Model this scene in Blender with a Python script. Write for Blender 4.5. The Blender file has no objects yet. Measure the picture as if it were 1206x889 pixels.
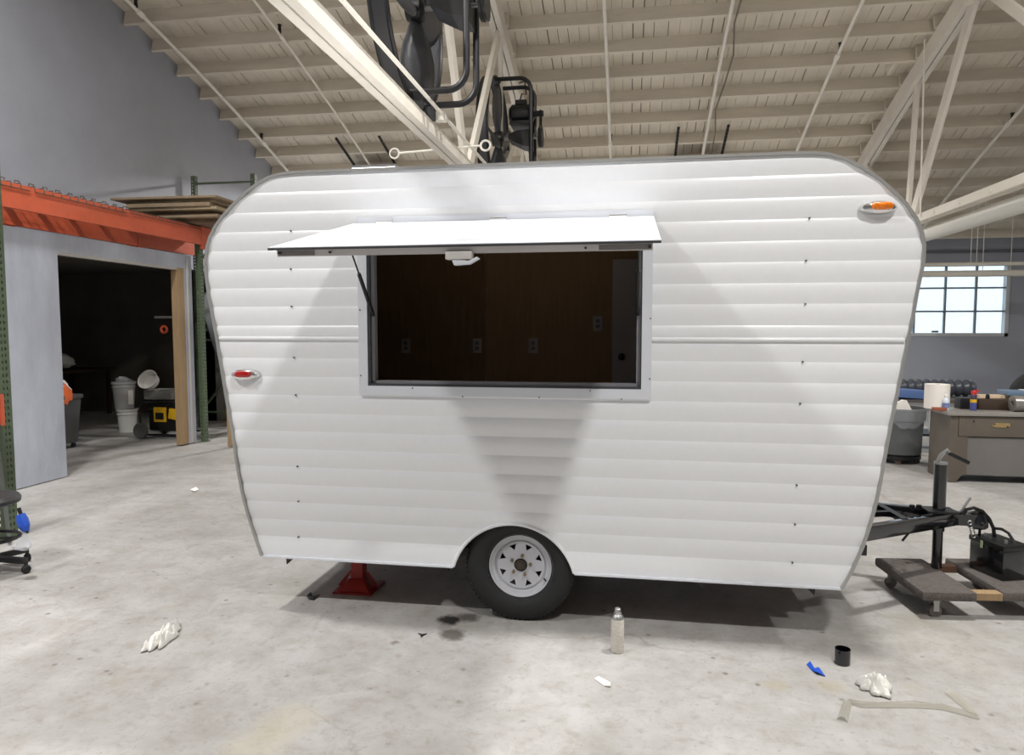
import bpy, bmesh, math, random
from mathutils import Vector, Matrix
random.seed(7)
S = bpy.context.scene
COL = S.collection
# ------------------------------------------------------------------ camera
F_PX, CX, CY, CAM_H = 830.0, 603.0, 444.5, 1.65
YAW, PITCH = math.radians(9.417), math.radians(4.032)
cam_d = bpy.data.cameras.new('camera'); cam = bpy.data.objects.new('camera', cam_d); COL.objects.link(cam)
cam_d.sensor_width = 36.0; cam_d.lens = F_PX / 1206.0 * 36.0; cam_d.clip_end = 200
cam.location = (0, 0, CAM_H); cam.rotation_euler = (math.pi / 2 - PITCH, 0, YAW)
S.camera = cam
# ------------------------------------------------------------------ world, exposure
W = bpy.data.worlds.new('sky'); S.world = W; W.use_nodes = True
bg = W.node_tree.nodes['Background']; bg.inputs[0].default_value = (0.72, 0.87, 1.0, 1); bg.inputs[1].default_value = 1.9
S.view_settings.view_transform = 'Standard'; S.view_settings.look = 'None'
S.view_settings.gamma = 1.0; S.view_settings.use_curve_mapping = False
S.view_settings.exposure = 0.08
LIGHT_W = 240.0            # watts of each high-bay panel
LIGHT_COL = (1.0, 0.99, 0.975)

# ------------------------------------------------------------------ pixel helpers (direction only; depth from the thing touched)
RM = Matrix.Rotation(YAW, 3, 'Z') @ Matrix.Rotation(math.pi / 2 - PITCH, 3, 'X')
CP = Vector((0, 0, CAM_H))
def ray(u, v): return RM @ Vector(((u - CX) / F_PX, -(v - CY) / F_PX, -1.0))
def on_x(u, v, X): d = ray(u, v); return CP + d * (X / d.x)
def on_y(u, v, Y): d = ray(u, v); return CP + d * (Y / d.y)
def on_z(u, v, Z=0.0): d = ray(u, v); return CP + d * ((Z - CAM_H) / d.z)

# ------------------------------------------------------------------ materials
MATS = {}
def srgb(c):
    return tuple(((x / 255) / 12.92 if x / 255 <= .04045 else ((x / 255 + .055) / 1.055) ** 2.4) for x in c)
def mat(name, rgb, rough=.5, metal=0.0, var=0.0, scale=8.0, bump=0.0, bscale=60.0, stretch=(1, 1, 1), spec=.5, alpha=1.0, trans=0.0, emit=0.0, coat=0.0, linear=False):
    if name in MATS: return MATS[name]
    m = bpy.data.materials.new(name); m.use_nodes = True; nt = m.node_tree; N = nt.nodes; L = nt.links
    b = N['Principled BSDF']; c = rgb if linear else srgb(rgb)
    b.inputs['Base Color'].default_value = (*c, 1); b.inputs['Roughness'].default_value = rough; b.inputs['Metallic'].default_value = metal
    b.inputs['Specular IOR Level'].default_value = spec; b.inputs['Alpha'].default_value = alpha
    b.inputs['Transmission Weight'].default_value = trans; b.inputs['Coat Weight'].default_value = coat
    if emit: b.inputs['Emission Color'].default_value = (*c, 1); b.inputs['Emission Strength'].default_value = emit
    if var or bump:
        tc = N.new('ShaderNodeTexCoord'); mp = N.new('ShaderNodeMapping'); mp.inputs['Scale'].default_value = stretch
        L.new(tc.outputs['Object'], mp.inputs['Vector'])
    if var:
        n = N.new('ShaderNodeTexNoise'); n.inputs['Scale'].default_value = scale; n.inputs['Detail'].default_value = 6; n.inputs['Roughness'].default_value = .65
        L.new(mp.outputs[0], n.inputs['Vector'])
        r = N.new('ShaderNodeValToRGB')
        r.color_ramp.elements[0].position = .3; r.color_ramp.elements[1].position = .7
        r.color_ramp.elements[0].color = (*[max(0, x * (1 - var)) for x in c], 1)
        r.color_ramp.elements[1].color = (*[min(1, x * (1 + var * .6)) for x in c], 1)
        L.new(n.outputs['Fac'], r.inputs['Fac']); L.new(r.outputs['Color'], b.inputs['Base Color'])
    if bump:
        n2 = N.new('ShaderNodeTexNoise'); n2.inputs['Scale'].default_value = bscale; n2.inputs['Detail'].default_value = 4
        L.new(mp.outputs[0], n2.inputs['Vector'])
        bp = N.new('ShaderNodeBump'); bp.inputs['Strength'].default_value = bump; bp.inputs['Distance'].default_value = .02
        L.new(n2.outputs['Fac'], bp.inputs['Height']); L.new(bp.outputs['Normal'], b.inputs['Normal'])
    MATS[name] = m; return m

def floor_material():
    m = bpy.data.materials.new('concrete_floor'); m.use_nodes = True; nt = m.node_tree; N = nt.nodes; L = nt.links
    b = N['Principled BSDF']; b.inputs['Roughness'].default_value = .55
    tc = N.new('ShaderNodeTexCoord'); P = tc.outputs['Object']
    def noise(sc, det=6, rough=.6, dist=0.0):
        n = N.new('ShaderNodeTexNoise'); n.inputs['Scale'].default_value = sc; n.inputs['Detail'].default_value = det
        n.inputs['Roughness'].default_value = rough; n.inputs['Distortion'].default_value = dist; L.new(P, n.inputs['Vector']); return n
    def ramp(src, p0, p1, c0=(0, 0, 0), c1=(1, 1, 1)):
        r = N.new('ShaderNodeValToRGB'); e = r.color_ramp.elements
        e[0].position, e[1].position = p0, p1; e[0].color = (*c0, 1); e[1].color = (*c1, 1); L.new(src, r.inputs['Fac']); return r.outputs['Color']
    def mix(fac, a, c, mode='MIX'):
        x = N.new('ShaderNodeMix'); x.data_type = 'RGBA'; x.blend_type = mode
        if hasattr(fac, 'links') or not isinstance(fac, (int, float)): L.new(fac, x.inputs[0])
        else: x.inputs[0].default_value = fac
        for s, i in ((a, 6), (c, 7)):
            if isinstance(s, tuple): x.inputs[i].default_value = (*s, 1)
            else: L.new(s, x.inputs[i])
        return x.outputs[2]
    def math_(op, a, c=None, v=0.0):
        x = N.new('ShaderNodeMath'); x.operation = op; L.new(a, x.inputs[0])
        if c is not None: L.new(c, x.inputs[1])
        else: x.inputs[1].default_value = v
        return x.outputs[0]
    base = ramp(noise(.55, 8, .6).outputs['Fac'], .3, .7, srgb((154, 151, 147)), srgb((176, 174, 171)))
    base = mix(.55, base, ramp(noise(3.2, 8, .7).outputs['Fac'], .32, .62, srgb((142, 138, 131)), srgb((181, 179, 178))))
    base = mix(ramp(noise(.8, 4, .6, .6).outputs['Fac'], .58, .75, (0, 0, 0), (.42, .42, .42)), base, srgb((148, 142, 121)))
    base = mix(ramp(noise(34, 5, .7).outputs['Fac'], .28, .42, (.6, .6, .6), (0, 0, 0)), base, srgb((117, 111, 103)))
    base = mix(ramp(noise(11, 7, .75, .4).outputs['Fac'], .50, .66, (0, 0, 0), (.5, .5, .5)), base, srgb((139, 133, 124)))
    base = mix(ramp(noise(2.1, 6, .7, .8).outputs['Fac'], .55, .72, (0, 0, 0), (.45, .45, .45)), base, srgb((189, 187, 183)))
    # fine dark specks, kept to the dirty patches
    vo = N.new('ShaderNodeTexVoronoi'); vo.inputs['Scale'].default_value = 7; vo.inputs['Randomness'].default_value = 1; L.new(P, vo.inputs['Vector'])
    spk = math_('MULTIPLY', ramp(vo.outputs['Distance'], .04, .13, (1, 1, 1), (0, 0, 0)), ramp(noise(1.7, 4).outputs['Fac'], .42, .56))
    base = mix(math_('MULTIPLY', spk, None, .8), base, srgb((96, 89, 80)))
    # wandering hairline cracks
    nd = noise(1.3, 5, .6); vm = N.new('ShaderNodeVectorMath'); vm.operation = 'MULTIPLY_ADD'; vm.inputs[1].default_value = (.9, .9, 0)
    L.new(nd.outputs['Color'], vm.inputs[0]); L.new(P, vm.inputs[2])
    cr = N.new('ShaderNodeTexVoronoi'); cr.feature = 'DISTANCE_TO_EDGE'; cr.inputs['Scale'].default_value = .42; L.new(vm.outputs[0], cr.inputs['Vector'])
    crack = math_('MULTIPLY', ramp(cr.outputs['Distance'], .0015, .006, (1, 1, 1), (0, 0, 0)), ramp(noise(.5, 3).outputs['Fac'], .42, .55))
    base = mix(math_('MULTIPLY', crack, None, .4), base, srgb((118, 111, 102)))
    # oil and water stains, each with its own place and outline
    nz = noise(14, 4, .7); nz2 = N.new('ShaderNodeVectorMath'); nz2.operation = 'MULTIPLY_ADD'; nz2.inputs[1].default_value = (.10, .10, 0)
    L.new(nz.outputs['Color'], nz2.inputs[0]); L.new(P, nz2.inputs[2])
    stains = [((530, 730), .085, 1.0, (40, 38, 36)), ((553, 727), .08, .8, (58, 54, 50)), ((533, 747), .09, .8, (66, 58, 48)), ((522, 739), .05, .4, (100, 92, 84)),
              ((465, 757), .026, .8, (112, 102, 90)), ((470, 772), .024, .5, (140, 130, 112)), ((915, 806), .07, .5, (158, 148, 124)), ((980, 808), .08, .45, (160, 150, 126)),
              ((140, 802), .06, .35, (150, 140, 120)), ((152, 760), .04, .45, (150, 138, 122)), ((200, 715), .05, .35, (164, 156, 140)), ((1075, 810), .07, .3, (162, 153, 134)),
              ((340, 850), .16, .3, (176, 166, 134)), ((300, 880), .16, .3, (178, 168, 136)), ((97, 597), .06, .5, (160, 152, 142))]
    for (px, r, k, c) in stains:
        q = on_z(*px)
        ds = N.new('ShaderNodeVectorMath'); ds.operation = 'DISTANCE'; L.new(nz2.outputs[0], ds.inputs[0]); ds.inputs[1].default_value = (q.x + .05, q.y + .05, 0)
        base = mix(math_('MULTIPLY', ramp(ds.outputs['Value'], r * .5, r, (1, 1, 1), (0, 0, 0)), None, k), base, srgb(c))
    L.new(base, b.inputs['Base Color'])
    L.new(ramp(noise(1.1, 5).outputs['Fac'], .3, .7, (.42, .42, .42), (.68, .68, .68)), b.inputs['Roughness'])
    bp = N.new('ShaderNodeBump'); bp.inputs['Strength'].default_value = .12; bp.inputs['Distance'].default_value = .01
    L.new(noise(45, 5, .7).outputs['Fac'], bp.inputs['Height']); L.new(bp.outputs['Normal'], b.inputs['Normal'])
    return m

FLOOR_M = floor_material()
GABLE_M = mat('grey_blue_paint', (170, 174, 185), .42, var=.08, scale=1.5, bump=.12, bscale=35)
BACK_M = mat('grey_wall_paint', (170, 174, 185), .6, var=.05, scale=1.2)
PART_M = mat('grey_plywood_paint', (170, 174, 185), .6, var=.2, scale=3.0, stretch=(1, 1, .35), bump=.08, bscale=25)
DARKWALL_M = mat('bare_board_wall', (104, 98, 90), .9, var=.15, scale=2)
DECK_M = mat('cream_painted_boards', (230, 221, 205), .8, var=.10, scale=4, stretch=(1, .2, 1))
JOIST_M = mat('cream_painted_joist', (230, 221, 205), .75, var=.16, scale=3, stretch=(.25, 1, 1.2))
TRUSS_M = mat('cream_painted_timber', (238, 231, 218), .7, var=.10, scale=4, stretch=(1, .3, .3))
PIPE_M = mat('white_painted_pipe', (243, 238, 226), .45, var=.04, scale=10)
GAP_M = mat('bare_roof_sheathing', (136, 124, 106), .9)
WHITE_M = mat('white_gloss_aluminium', (240, 241, 243), .28, var=.015, scale=30, spec=.5)
FRAME_M = mat('satin_white_frame', (222, 225, 231), .35)
TRIM_M = mat('grey_aluminium_trim', (172, 171, 168), .38, metal=.5)
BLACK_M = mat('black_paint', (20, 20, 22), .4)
BLACKGLOSS_M = mat('gloss_black_steel', (16, 17, 20), .16, coat=.6)
RUBBER_M = mat('black_rubber', (30, 30, 31), .75, var=.2, scale=20)
CHROME_M = mat('chrome', (225, 225, 225), .12, metal=1.0)
STEEL_M = mat('zinc_steel', (170, 170, 168), .35, metal=.9)
RIM_M = mat('pale_grey_wheel_paint', (186, 187, 192), .35)
PLY_M = mat('brown_plywood', (138, 106, 70), .7, var=.18, scale=5, stretch=(6, 1, .6))
GREYPANEL_M = mat('dark_grey_panel', (176, 168, 162), .6)
OUTLET_M = mat('outlet_plastic', (176, 168, 162), .5)
ORANGE_M = mat('orange_rack_paint', (206, 96, 64), .45, var=.10, scale=9)
GREEN_M = mat('green_rack_paint', (84, 98, 74), .5, var=.15, scale=14)
WIRE_M = mat('dark_wire', (92, 78, 66), .5, metal=.4)
PINE_M = mat('pine_lumber', (158, 132, 98), .7, var=.18, scale=6, stretch=(9, 9, .6))
CARD_M = mat('brown_fibreboard', (146, 128, 104), .85, var=.16, scale=6)
CARD2_M = mat('tan_plywood_edge', (170, 152, 124), .85, var=.2, scale=9)
CARD3_M = mat('dark_particle_board', (120, 102, 80), .85, var=.2, scale=9)
RED_M = mat('red_stand_paint', (150, 34, 28), .45, var=.2, scale=14)
AMBER_M = mat('amber_lens', (232, 122, 14), .2, coat=.5, var=.35, scale=90)
REDLENS_M = mat('red_lens', (172, 24, 20), .2, coat=.5, var=.3, scale=90)
CARPET_M = mat('grey_brown_carpet', (104, 97, 93), .95, var=.3, scale=45, bump=.7, bscale=160)
BENCH_M = mat('grey_brown_enamel', (96, 88, 78), .5, var=.08, scale=4)
BENCH2_M = mat('grey_enamel_panel', (112, 109, 106), .5, var=.06, scale=5)
BRASS_M = mat('worn_brass_plate', (176, 152, 106), .45, metal=.5, var=.3, scale=50)
CAN_M = mat('grey_bin_plastic', (88, 90, 90), .55, var=.06, scale=6)
PAPER_M = mat('white_paper', (242, 236, 228), .9)
CLOTH_M = mat('white_rag', (238, 236, 230), .95, var=.06, scale=20)
FILM_M = mat('clear_plastic_film', (226, 230, 236), .15, alpha=.35)
BLUE_M = mat('blue_plastic', (34, 82, 190), .4)
BLUEBOX_M = mat('pale_blue_plastic', (92, 118, 168), .4)
BUCKET_M = mat('white_bucket_plastic', (214, 212, 206), .5)
YELLOW_M = mat('yellow_plastic', (226, 178, 30), .45)
REDPL_M = mat('red_plastic', (196, 40, 40), .4)
DBROWN_M = mat('dark_brown_wood', (62, 46, 34), .6, var=.2, scale=9, stretch=(1, 6, 6))
GLASS_M = mat('pale_window_glass', (214, 240, 252), .05, alpha=.22)
LED_M = mat('led_diffuser', (255, 246, 232), .5, emit=14.0)
FANGREY_M = mat('dark_grey_fan_paint', (62, 62, 64), .4, metal=.2)
SPRAY_M = mat('printed_spray_label', (196, 190, 180), .6, var=.3, scale=55, stretch=(.6, .6, 2.2))

# ------------------------------------------------------------------ mesh builder
class MB:
    def __init__(s): s.v = []; s.f = []
    def add(s, vs, fs):
        o = len(s.v); s.v += [Vector(p) for p in vs]; s.f += [[i + o for i in f] for f in fs]; return s
    def box(s, lo, hi, rot=None, piv=None):
        x0, y0, z0 = lo; x1, y1, z1 = hi
        vs = [Vector(p) for p in ((x0, y0, z0), (x1, y0, z0), (x1, y1, z0), (x0, y1, z0), (x0, y0, z1), (x1, y0, z1), (x1, y1, z1), (x0, y1, z1))]
        if rot is not None:
            pv = Vector(piv) if piv is not None else sum(vs, Vector()) / 8
            vs = [rot @ (p - pv) + pv for p in vs]
        return s.add(vs, [(0, 3, 2, 1), (4, 5, 6, 7), (0, 1, 5, 4), (1, 2, 6, 5), (2, 3, 7, 6), (3, 0, 4, 7)])
    def cbox(s, c, size, rot=None):
        c = Vector(c); h = Vector(size) / 2; return s.box(c - h, c + h, rot)
    def bar(s, a, b, w, h, up=(0, 0, 1)):
        """rectangular bar from a to b; w across, h along up"""
        a, b = Vector(a), Vector(b); d = (b - a).normalized(); u = Vector(up); r = d.cross(u)
        if r.length < 1e-4: r = d.cross(Vector((0, 1, 0)))
        r.normalize(); u = r.cross(d).normalized(); r *= w / 2; u *= h / 2
        return s.add([a - r - u, a + r - u, a + r + u, a - r + u, b - r - u, b + r - u, b + r + u, b - r + u],
                     [(0, 1, 2, 3), (7, 6, 5, 4), (0, 4, 5, 1), (1, 5, 6, 2), (2, 6, 7, 3), (3, 7, 4, 0)])
    def tube(s, pts, r, n=8, caps=True, closed=False):
        pts = [Vector(p) for p in pts]; m = len(pts); rs = r if isinstance(r, (list, tuple)) else [r] * m
        prev = None; o = len(s.v)
        for i, p in enumerate(pts):
            if closed: d = pts[(i + 1) % m] - pts[i - 1]
            else: d = pts[min(i + 1, m - 1)] - pts[max(i - 1, 0)]
            d.normalize()
            if prev is None:
                ref = Vector((0, 0, 1)) if abs(d.z) < .9 else Vector((1, 0, 0)); a = d.cross(ref).normalized()
            else: a = (prev - d * prev.dot(d)).normalized()
            prev = a; b = d.cross(a)
            for k in range(n):
                t = 2 * math.pi * k / n; s.v.append(p + (a * math.cos(t) + b * math.sin(t)) * rs[i])
        for i in range(m if closed else m - 1):
            for k in range(n):
                i2 = (i + 1) % m; s.f.append([o + i * n + k, o + i * n + (k + 1) % n, o + i2 * n + (k + 1) % n, o + i2 * n + k])
        if caps and not closed:
            s.f.append([o + k for k in range(n)][::-1]); s.f.append([o + (m - 1) * n + k for k in range(n)])
        return s
    def lathe(s, prof, c=(0, 0, 0), axis='Z', n=24, closed=False, caps=True):
        """prof: (radius, along-axis) list"""
        c = Vector(c); o = len(s.v); m = len(prof)
        for (r, h) in prof:
            for k in range(n):
                t = 2 * math.pi * k / n; a, b = r * math.cos(t), r * math.sin(t)
                s.v.append(c + Vector({'Z': (a, b, h), 'Y': (a, h, b), 'X': (h, a, b)}[axis]))
        for i in range(m if closed else m - 1):
            i2 = (i + 1) % m
            for k in range(n): s.f.append([o + i * n + k, o + i * n + (k + 1) % n, o + i2 * n + (k + 1) % n, o + i2 * n + k])
        if not closed and caps:
            if prof[0][0] > 1e-6: s.f.append([o + k for k in range(n)][::-1])
            if prof[-1][0] > 1e-6: s.f.append([o + (m - 1) * n + k for k in range(n)])
        return s
    def prism(s, poly, lo, hi, plane='XZ'):
        """polygon (a, b) extruded along the remaining axis from lo to hi"""
        def P(a, b, c): return {'XZ': (a, c, b), 'YZ': (c, a, b), 'XY': (a, b, c)}[plane]
        n = len(poly)
        return s.add([P(a, b, lo) for a, b in poly] + [P(a, b, hi) for a, b in poly],
                     [list(range(n)), list(range(2 * n - 1, n - 1, -1))] + [[i, i + n, (i + 1) % n + n, (i + 1) % n] for i in range(n)])
    def build(s, name, m, parent=None, smooth=35, bevel=0.0, fix=True, origin=None):
        me = bpy.data.meshes.new(name); o = bpy.data.objects.new(name, me); COL.objects.link(o)
        org = Vector(origin) if origin is not None else Vector((0, 0, 0))
        if parent is not None:
            o.parent = parent; base = ROOT.get(parent.name, Vector((0, 0, 0))); ROOT[o.name] = base; off = base
        else:
            off = org; o.location = org; ROOT[o.name] = org
        me.from_pydata([tuple(p - off) for p in s.v], [], s.f)
        if fix or bevel:
            bm = bmesh.new(); bm.from_mesh(me)
            if fix: bmesh.ops.recalc_face_normals(bm, faces=bm.faces)
            if bevel:
                es = [e for e in bm.edges if len(e.link_faces) == 2 and e.calc_face_angle(0) > .6]
                bmesh.ops.bevel(bm, geom=es, offset=bevel, segments=2, affect='EDGES', profile=.6, clamp_overlap=True)
            bm.to_mesh(me); bm.free()
        if smooth:
            me.shade_smooth(); me.set_sharp_from_angle(angle=math.radians(smooth))
        me.materials.append(m); return o
ROOT = {}
def tag(o, label, cat, group=None):
    o['label'] = label; o['category'] = cat
    if group: o['group'] = group
    return o
def struct(o): o['kind'] = 'structure'; return o
def thing(name, label, cat, loc, group=None):
    o = bpy.data.objects.new(name, None); COL.objects.link(o); o.location = loc; o.empty_display_size = .1
    ROOT[o.name] = Vector(loc); return tag(o, label, cat, group)
def share(src, name, parent, loc=None, mw=None):
    """another piece that shares src's mesh"""
    o = bpy.data.objects.new(name, src.data); COL.objects.link(o); o.parent = parent
    if loc is not None: o.location = loc
    return o
def circ(c, r, n=16, axis='Y', a0=0, a1=2 * math.pi):
    out = []
    for k in range(n):
        t = a0 + (a1 - a0) * k / n; a, b = r * math.cos(t), r * math.sin(t)
        out.append(Vector(c) + Vector({'Z': (a, b, 0), 'Y': (a, 0, b), 'X': (0, a, b)}[axis]))
    return out

# ------------------------------------------------------------------ the hall
XG, YB, XR, YF = -7.2, 16.9, 14.0, -9.0
JOIST_H, PLANK_T = .21, .03
def z_joist(y): return 7.0865 + .0052 * y - .01326 * y * y       # underside of the joists
def z_deck(y): return z_joist(y) + JOIST_H                        # underside of the boards
X1, X2 = -1.80, 4.10                                              # truss planes

struct(MB().box((-11.6, YF - .3, -.15), (XR + .3, YB + .3, 0)).build('floor', FLOOR_M, smooth=0))
struct(MB().box((-30, -40, -.25), (45, 50, -.16)).build('ground_outside', mat('grey_asphalt', (120, 120, 120), .9), smooth=0))

def wall_columns(name, ys, bottom, x0, x1, m, top=None):
    b = MB()
    for y0, y1 in zip(ys[:-1], ys[1:]):
        zb = bottom((y0 + y1) / 2); t0, t1 = (top(y0), top(y1)) if top else (z_deck(y0) + .02, z_deck(y1) + .02)
        if zb > min(t0, t1) - .02: continue
        b.prism([(y0, zb), (y1, zb), (y1, t1), (y0, t0)], x0, x1, 'YZ')
    return struct(b.build(name, m, smooth=0))
OP0, OP1, OPZ = 6.3, 11.4, 2.62
ys = sorted(set([YF + .9 * i for i in range(29)] + [OP0, OP1, YB])); ys = [y for y in ys if y <= YB]
wall_columns('wall_left', ys, lambda y: OPZ if OP0 < y < OP1 else 0.0, XG - .2, XG, GABLE_M)
wall_columns('wall_right', ys, lambda y: 0.0, XR, XR + .2, BACK_M)
# back wall with window opening
wpx = [(1071.5, 394), (1187, 313)]
WX1 = on_y(1185, 380, YB).x; WPW = (on_y(1181.5, 394, YB).x - on_y(1109, 394, YB).x) / 2
WX0 = WX1 - 4 * WPW; WZ0 = on_y(1130, 394, YB).z; WPH = on_y(1130, 366.6, YB).z - WZ0; WZ1 = WZ0 + 3 * WPH
ZE = z_deck(YB) + .02
b = MB()
b.box((XG, YB, 0), (WX0, YB + .2, ZE)).box((WX1, YB, 0), (XR, YB + .2, ZE)).box((WX0, YB, 0), (WX1, YB + .2, WZ0)).box((WX0, YB, WZ1), (WX1, YB + .2, ZE))
struct(b.build('wall_back', BACK_M, smooth=0))
b = MB(); zt = z_deck(YF) + .02
b.box((XG, YF - .2, 0), (XR, YF, zt)); struct(b.build('wall_front', BACK_M, smooth=0))
struct(MB().box((XG, YB - .05, ZE - .34), (XR, YB - .002, ZE - .28)).build('trim_1', mat('grey_rail_paint', (112, 112, 118), .6), smooth=0))
# steel window
fr = MB(); t = .035
for x in (WX0, WX1): fr.box((x - t, YB - .02, WZ0 - t), (x + t, YB + .1, WZ1 + t))
for z in (WZ0, WZ1): fr.box((WX0 - t, YB - .02, z - t), (WX1 + t, YB + .1, z + t))
win = struct(fr.build('window_1', mat('pale_window_frame', (206, 208, 210), .5), smooth=0))
MUNT_M = mat('grey_muntin', (128, 140, 148), .5)
for i in range(1, 4): MB().box((WX0 + i * WPW - .018, YB, WZ0), (WX0 + i * WPW + .018, YB + .06, WZ1)).build('muntin', MUNT_M, win, smooth=0)
for i in range(1, 3): MB().box((WX0, YB - .005, WZ0 + i * WPH - .018), (WX1, YB + .055, WZ0 + i * WPH + .018)).build('muntin', MUNT_M, win, smooth=0)
for i in range(4):
    for j in range(3):
        MB().box((WX0 + i * WPW + .018, YB + .02, WZ0 + j * WPH + .018), (WX0 + (i + 1) * WPW - .018, YB + .028, WZ0 + (j + 1) * WPH - .018)).build('pane', GLASS_M, win, smooth=0)
MB().box((on_y(1097, 391, YB).x, YB - .012, WZ0 + .045), (on_y(1105, 391, YB).x, YB + .001, WZ0 + .085)).build('latch', mat('olive_latch', (92, 104, 92), .5), win, smooth=0)

# roof: sheathing, boards, joists
b = MB(); yy = [YF - .2 + (YB + .4 - YF) * i / 18 for i in range(19)]
for y0, y1 in zip(yy[:-1], yy[1:]):
    b.prism([(y0, z_deck(y0) + .045), (y1, z_deck(y1) + .045), (y1, z_deck(y1) + .12), (y0, z_deck(y0) + .12)], XG - .2, XR + .2, 'YZ')
ceil = struct(b.build('ceiling', GAP_M, smooth=0))
b = MB()          # the part of the deck behind and above the camera, joints too far out of view to tell apart
yy = [YF + (7.6 - YF) * i / 10 for i in range(11)]
for y0, y1 in zip(yy[:-1], yy[1:]):
    b.prism([(y0, z_deck(y0)), (y1, z_deck(y1)), (y1, z_deck(y1) + .03), (y0, z_deck(y0) + .03)], XG, XR, 'YZ')
for y0, y1 in ((7.6, YB),):
    pass
b.build('deck_boards', DECK_M, ceil, smooth=0)
x = XG; NPL = 0
segs = [7.6 + (YB - 7.6) * i / 5 for i in range(6)]
while x < 9.6:
    w = random.choice((.135, .135, .14, .15, .19)); gap = random.choice((.004, .005, .006, .009, .014)); dz = random.uniform(0, .008)
    b = MB(); vs = []
    for y in segs:
        z = z_deck(y) + dz; vs += [(x, y, z), (x + w, y, z), (x + w, y, z + .03), (x, y, z + .03)]
    fs = []
    for i in range(5):
        o = i * 4
        for k in range(4): fs.append((o + k, o + (k + 1) % 4, o + 4 + (k + 1) % 4, o + 4 + k))
    fs += [(0, 3, 2, 1), (20, 21, 22, 23)]
    b.add(vs, fs); b.build('plank', DECK_M, ceil, smooth=0); x += w + gap
bR = MB()
for y0, y1 in zip(segs[:-1], segs[1:]):
    bR.prism([(y0, z_deck(y0)), (y1, z_deck(y1)), (y1, z_deck(y1) + .03), (y0, z_deck(y0) + .03)], x, XR, 'YZ')
bR.build('deck_boards', DECK_M, ceil, smooth=0)
SP = .5935
for (xa, xb, y0) in ((XG + .02, X1 + .10, 9.363), (X1 - .10, X2 + .10, 9.363 + .11), (X2 - .10, 9.9, 9.363 + .02)):
    for k in range(-2, 13):
        y = y0 + SP * k + random.uniform(-.02, .02)
        if y > YB - .12: continue
        z = z_joist(y); sl = .0052 - .02652 * y; d = Vector((0, 1, sl)).normalized(); n = Vector((0, -sl, 1)).normalized()
        c = Vector((0, y, z)); q = [c - d * .024, c + d * .024, c + d * .024 + n * (JOIST_H - .004), c - d * .024 + n * (JOIST_H - .004)]
        MB().prism([(p.y, p.z) for p in q], xa, xb, 'YZ').build('roof_joist', JOIST_M, ceil, smooth=0)
        # short blocks nailed beside a truss
        if k in (0, 3, 5, 8) :
            xx = xb - .12
            MB().prism([(p.y, p.z) for p in [c + d * .026, c + d * (SP * .5), c + d * (SP * .5) + n * .16, c + d * .026 + n * .16]], xx - .35, xx - .31, 'YZ').build('joist_block', JOIST_M, ceil, smooth=0)

# ------------------------------------------------------------------ storage room behind the partition
struct(MB().box((-11.4, 5.0, 0), (-11.2, 12.6, 2.7)).build('wall_storage_far', DARKWALL_M, smooth=0))
struct(MB().box((-11.2, 12.4, 0), (XG - .2, 12.6, 2.7)).build('wall_storage_back', DARKWALL_M, smooth=0))
struct(MB().box((-11.2, 5.0, 0), (XG - .2, 5.2, 2.7)).build('wall_storage_front', DARKWALL_M, smooth=0))
struct(MB().box((-11.4, 5.0, 2.7), (XG - .2, 12.6, 2.85)).build('ceiling_storage', DARKWALL_M, smooth=0))
# the grey plywood partition with its doorway
PX, PT = -6.13, .09
DY0, DY1, DZ = 6.81, 9.02, 2.475
b = MB()
b.box((PX - PT, 4.6, .01), (PX, DY0, 2.665)).box((PX - PT, DY0, DZ), (PX, DY1, 2.665)).box((PX - PT, DY1, .01), (PX, 9.19, 2.665))
part = struct(b.build('wall_partition', PART_M, smooth=0))
MB().box((PX - PT - .005, DY1 - .155, .02), (PX - .004, DY1, DZ)).build('door_jamb', PINE_M, part, smooth=0)
MB().box((PX - PT - .004, DY0, DZ - .03), (PX - .004, DY1 - .155, DZ)).build('door_header', mat('grey_header', (176, 172, 166), .7), part, smooth=0)
MB().box((PX - .0, 9.07, .02), (PX + .012, 9.10, 2.62)).build('batten', mat('grey_batten', (190, 186, 180), .7), part, smooth=0)
struct(MB().box((XG - .2, OP1 - .0, 0), (PX - PT, OP1 + .06, 2.6)).build('wall_storage_side', DARKWALL_M, smooth=0))

# ------------------------------------------------------------------ trusses
def truss(X, zb, webs, label, ymin):
    t = thing('roof_truss', label, 'truss', (X, YB - .1, zb))
    N = 22; yy = [ymin + (YB - .02 - ymin) * i / N for i in range(N + 1)]
    for sgn, nm in ((-1, 'top_chord'), (1, 'top_chord')):
        b = MB(); xo = X + sgn * .045
        for y0, y1 in zip(yy[:-1], yy[1:]):
            b.prism([(y0, z_joist(y0) - .26), (y1, z_joist(y1) - .26), (y1, z_joist(y1) - .004), (y0, z_joist(y0) - .004)], xo - .036, xo + .036, 'YZ')
        b.build(nm, TRUSS_M, t, smooth=0)
    for sgn in (-1, 1):
        MB().box((X + sgn * .042 - .034, ymin, zb - .05), (X + sgn * .042 + .034, YB - .02, zb + .06)).build('bottom_chord', TRUSS_M, t, smooth=0)
    for (p, q, w) in webs: MB().bar(p, q, .05, w, up=(0, 1, 0)).build('web', TRUSS_M, t, smooth=0)
    return t
ZB1, ZB2 = 3.40, 3.20
wy = lambda u, v, X: on_x(u, v, X)
W1 = []
a = on_x(529, 40, X1); c = on_x(547, 192, X1)
wa, wb = on_x(526, 10, X1), on_x(548, 200, X1); wc, wd_ = on_x(588, 22, X1), on_x(551, 190, X1)
W1.append((wa + (wa - wb) * .25, Vector((X1, wb.y, ZB1)), .16))
W1.append((Vector((X1, wc.y, z_joist(wc.y) - .15)), Vector((X1, wd_.y, ZB1)), .14))
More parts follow.
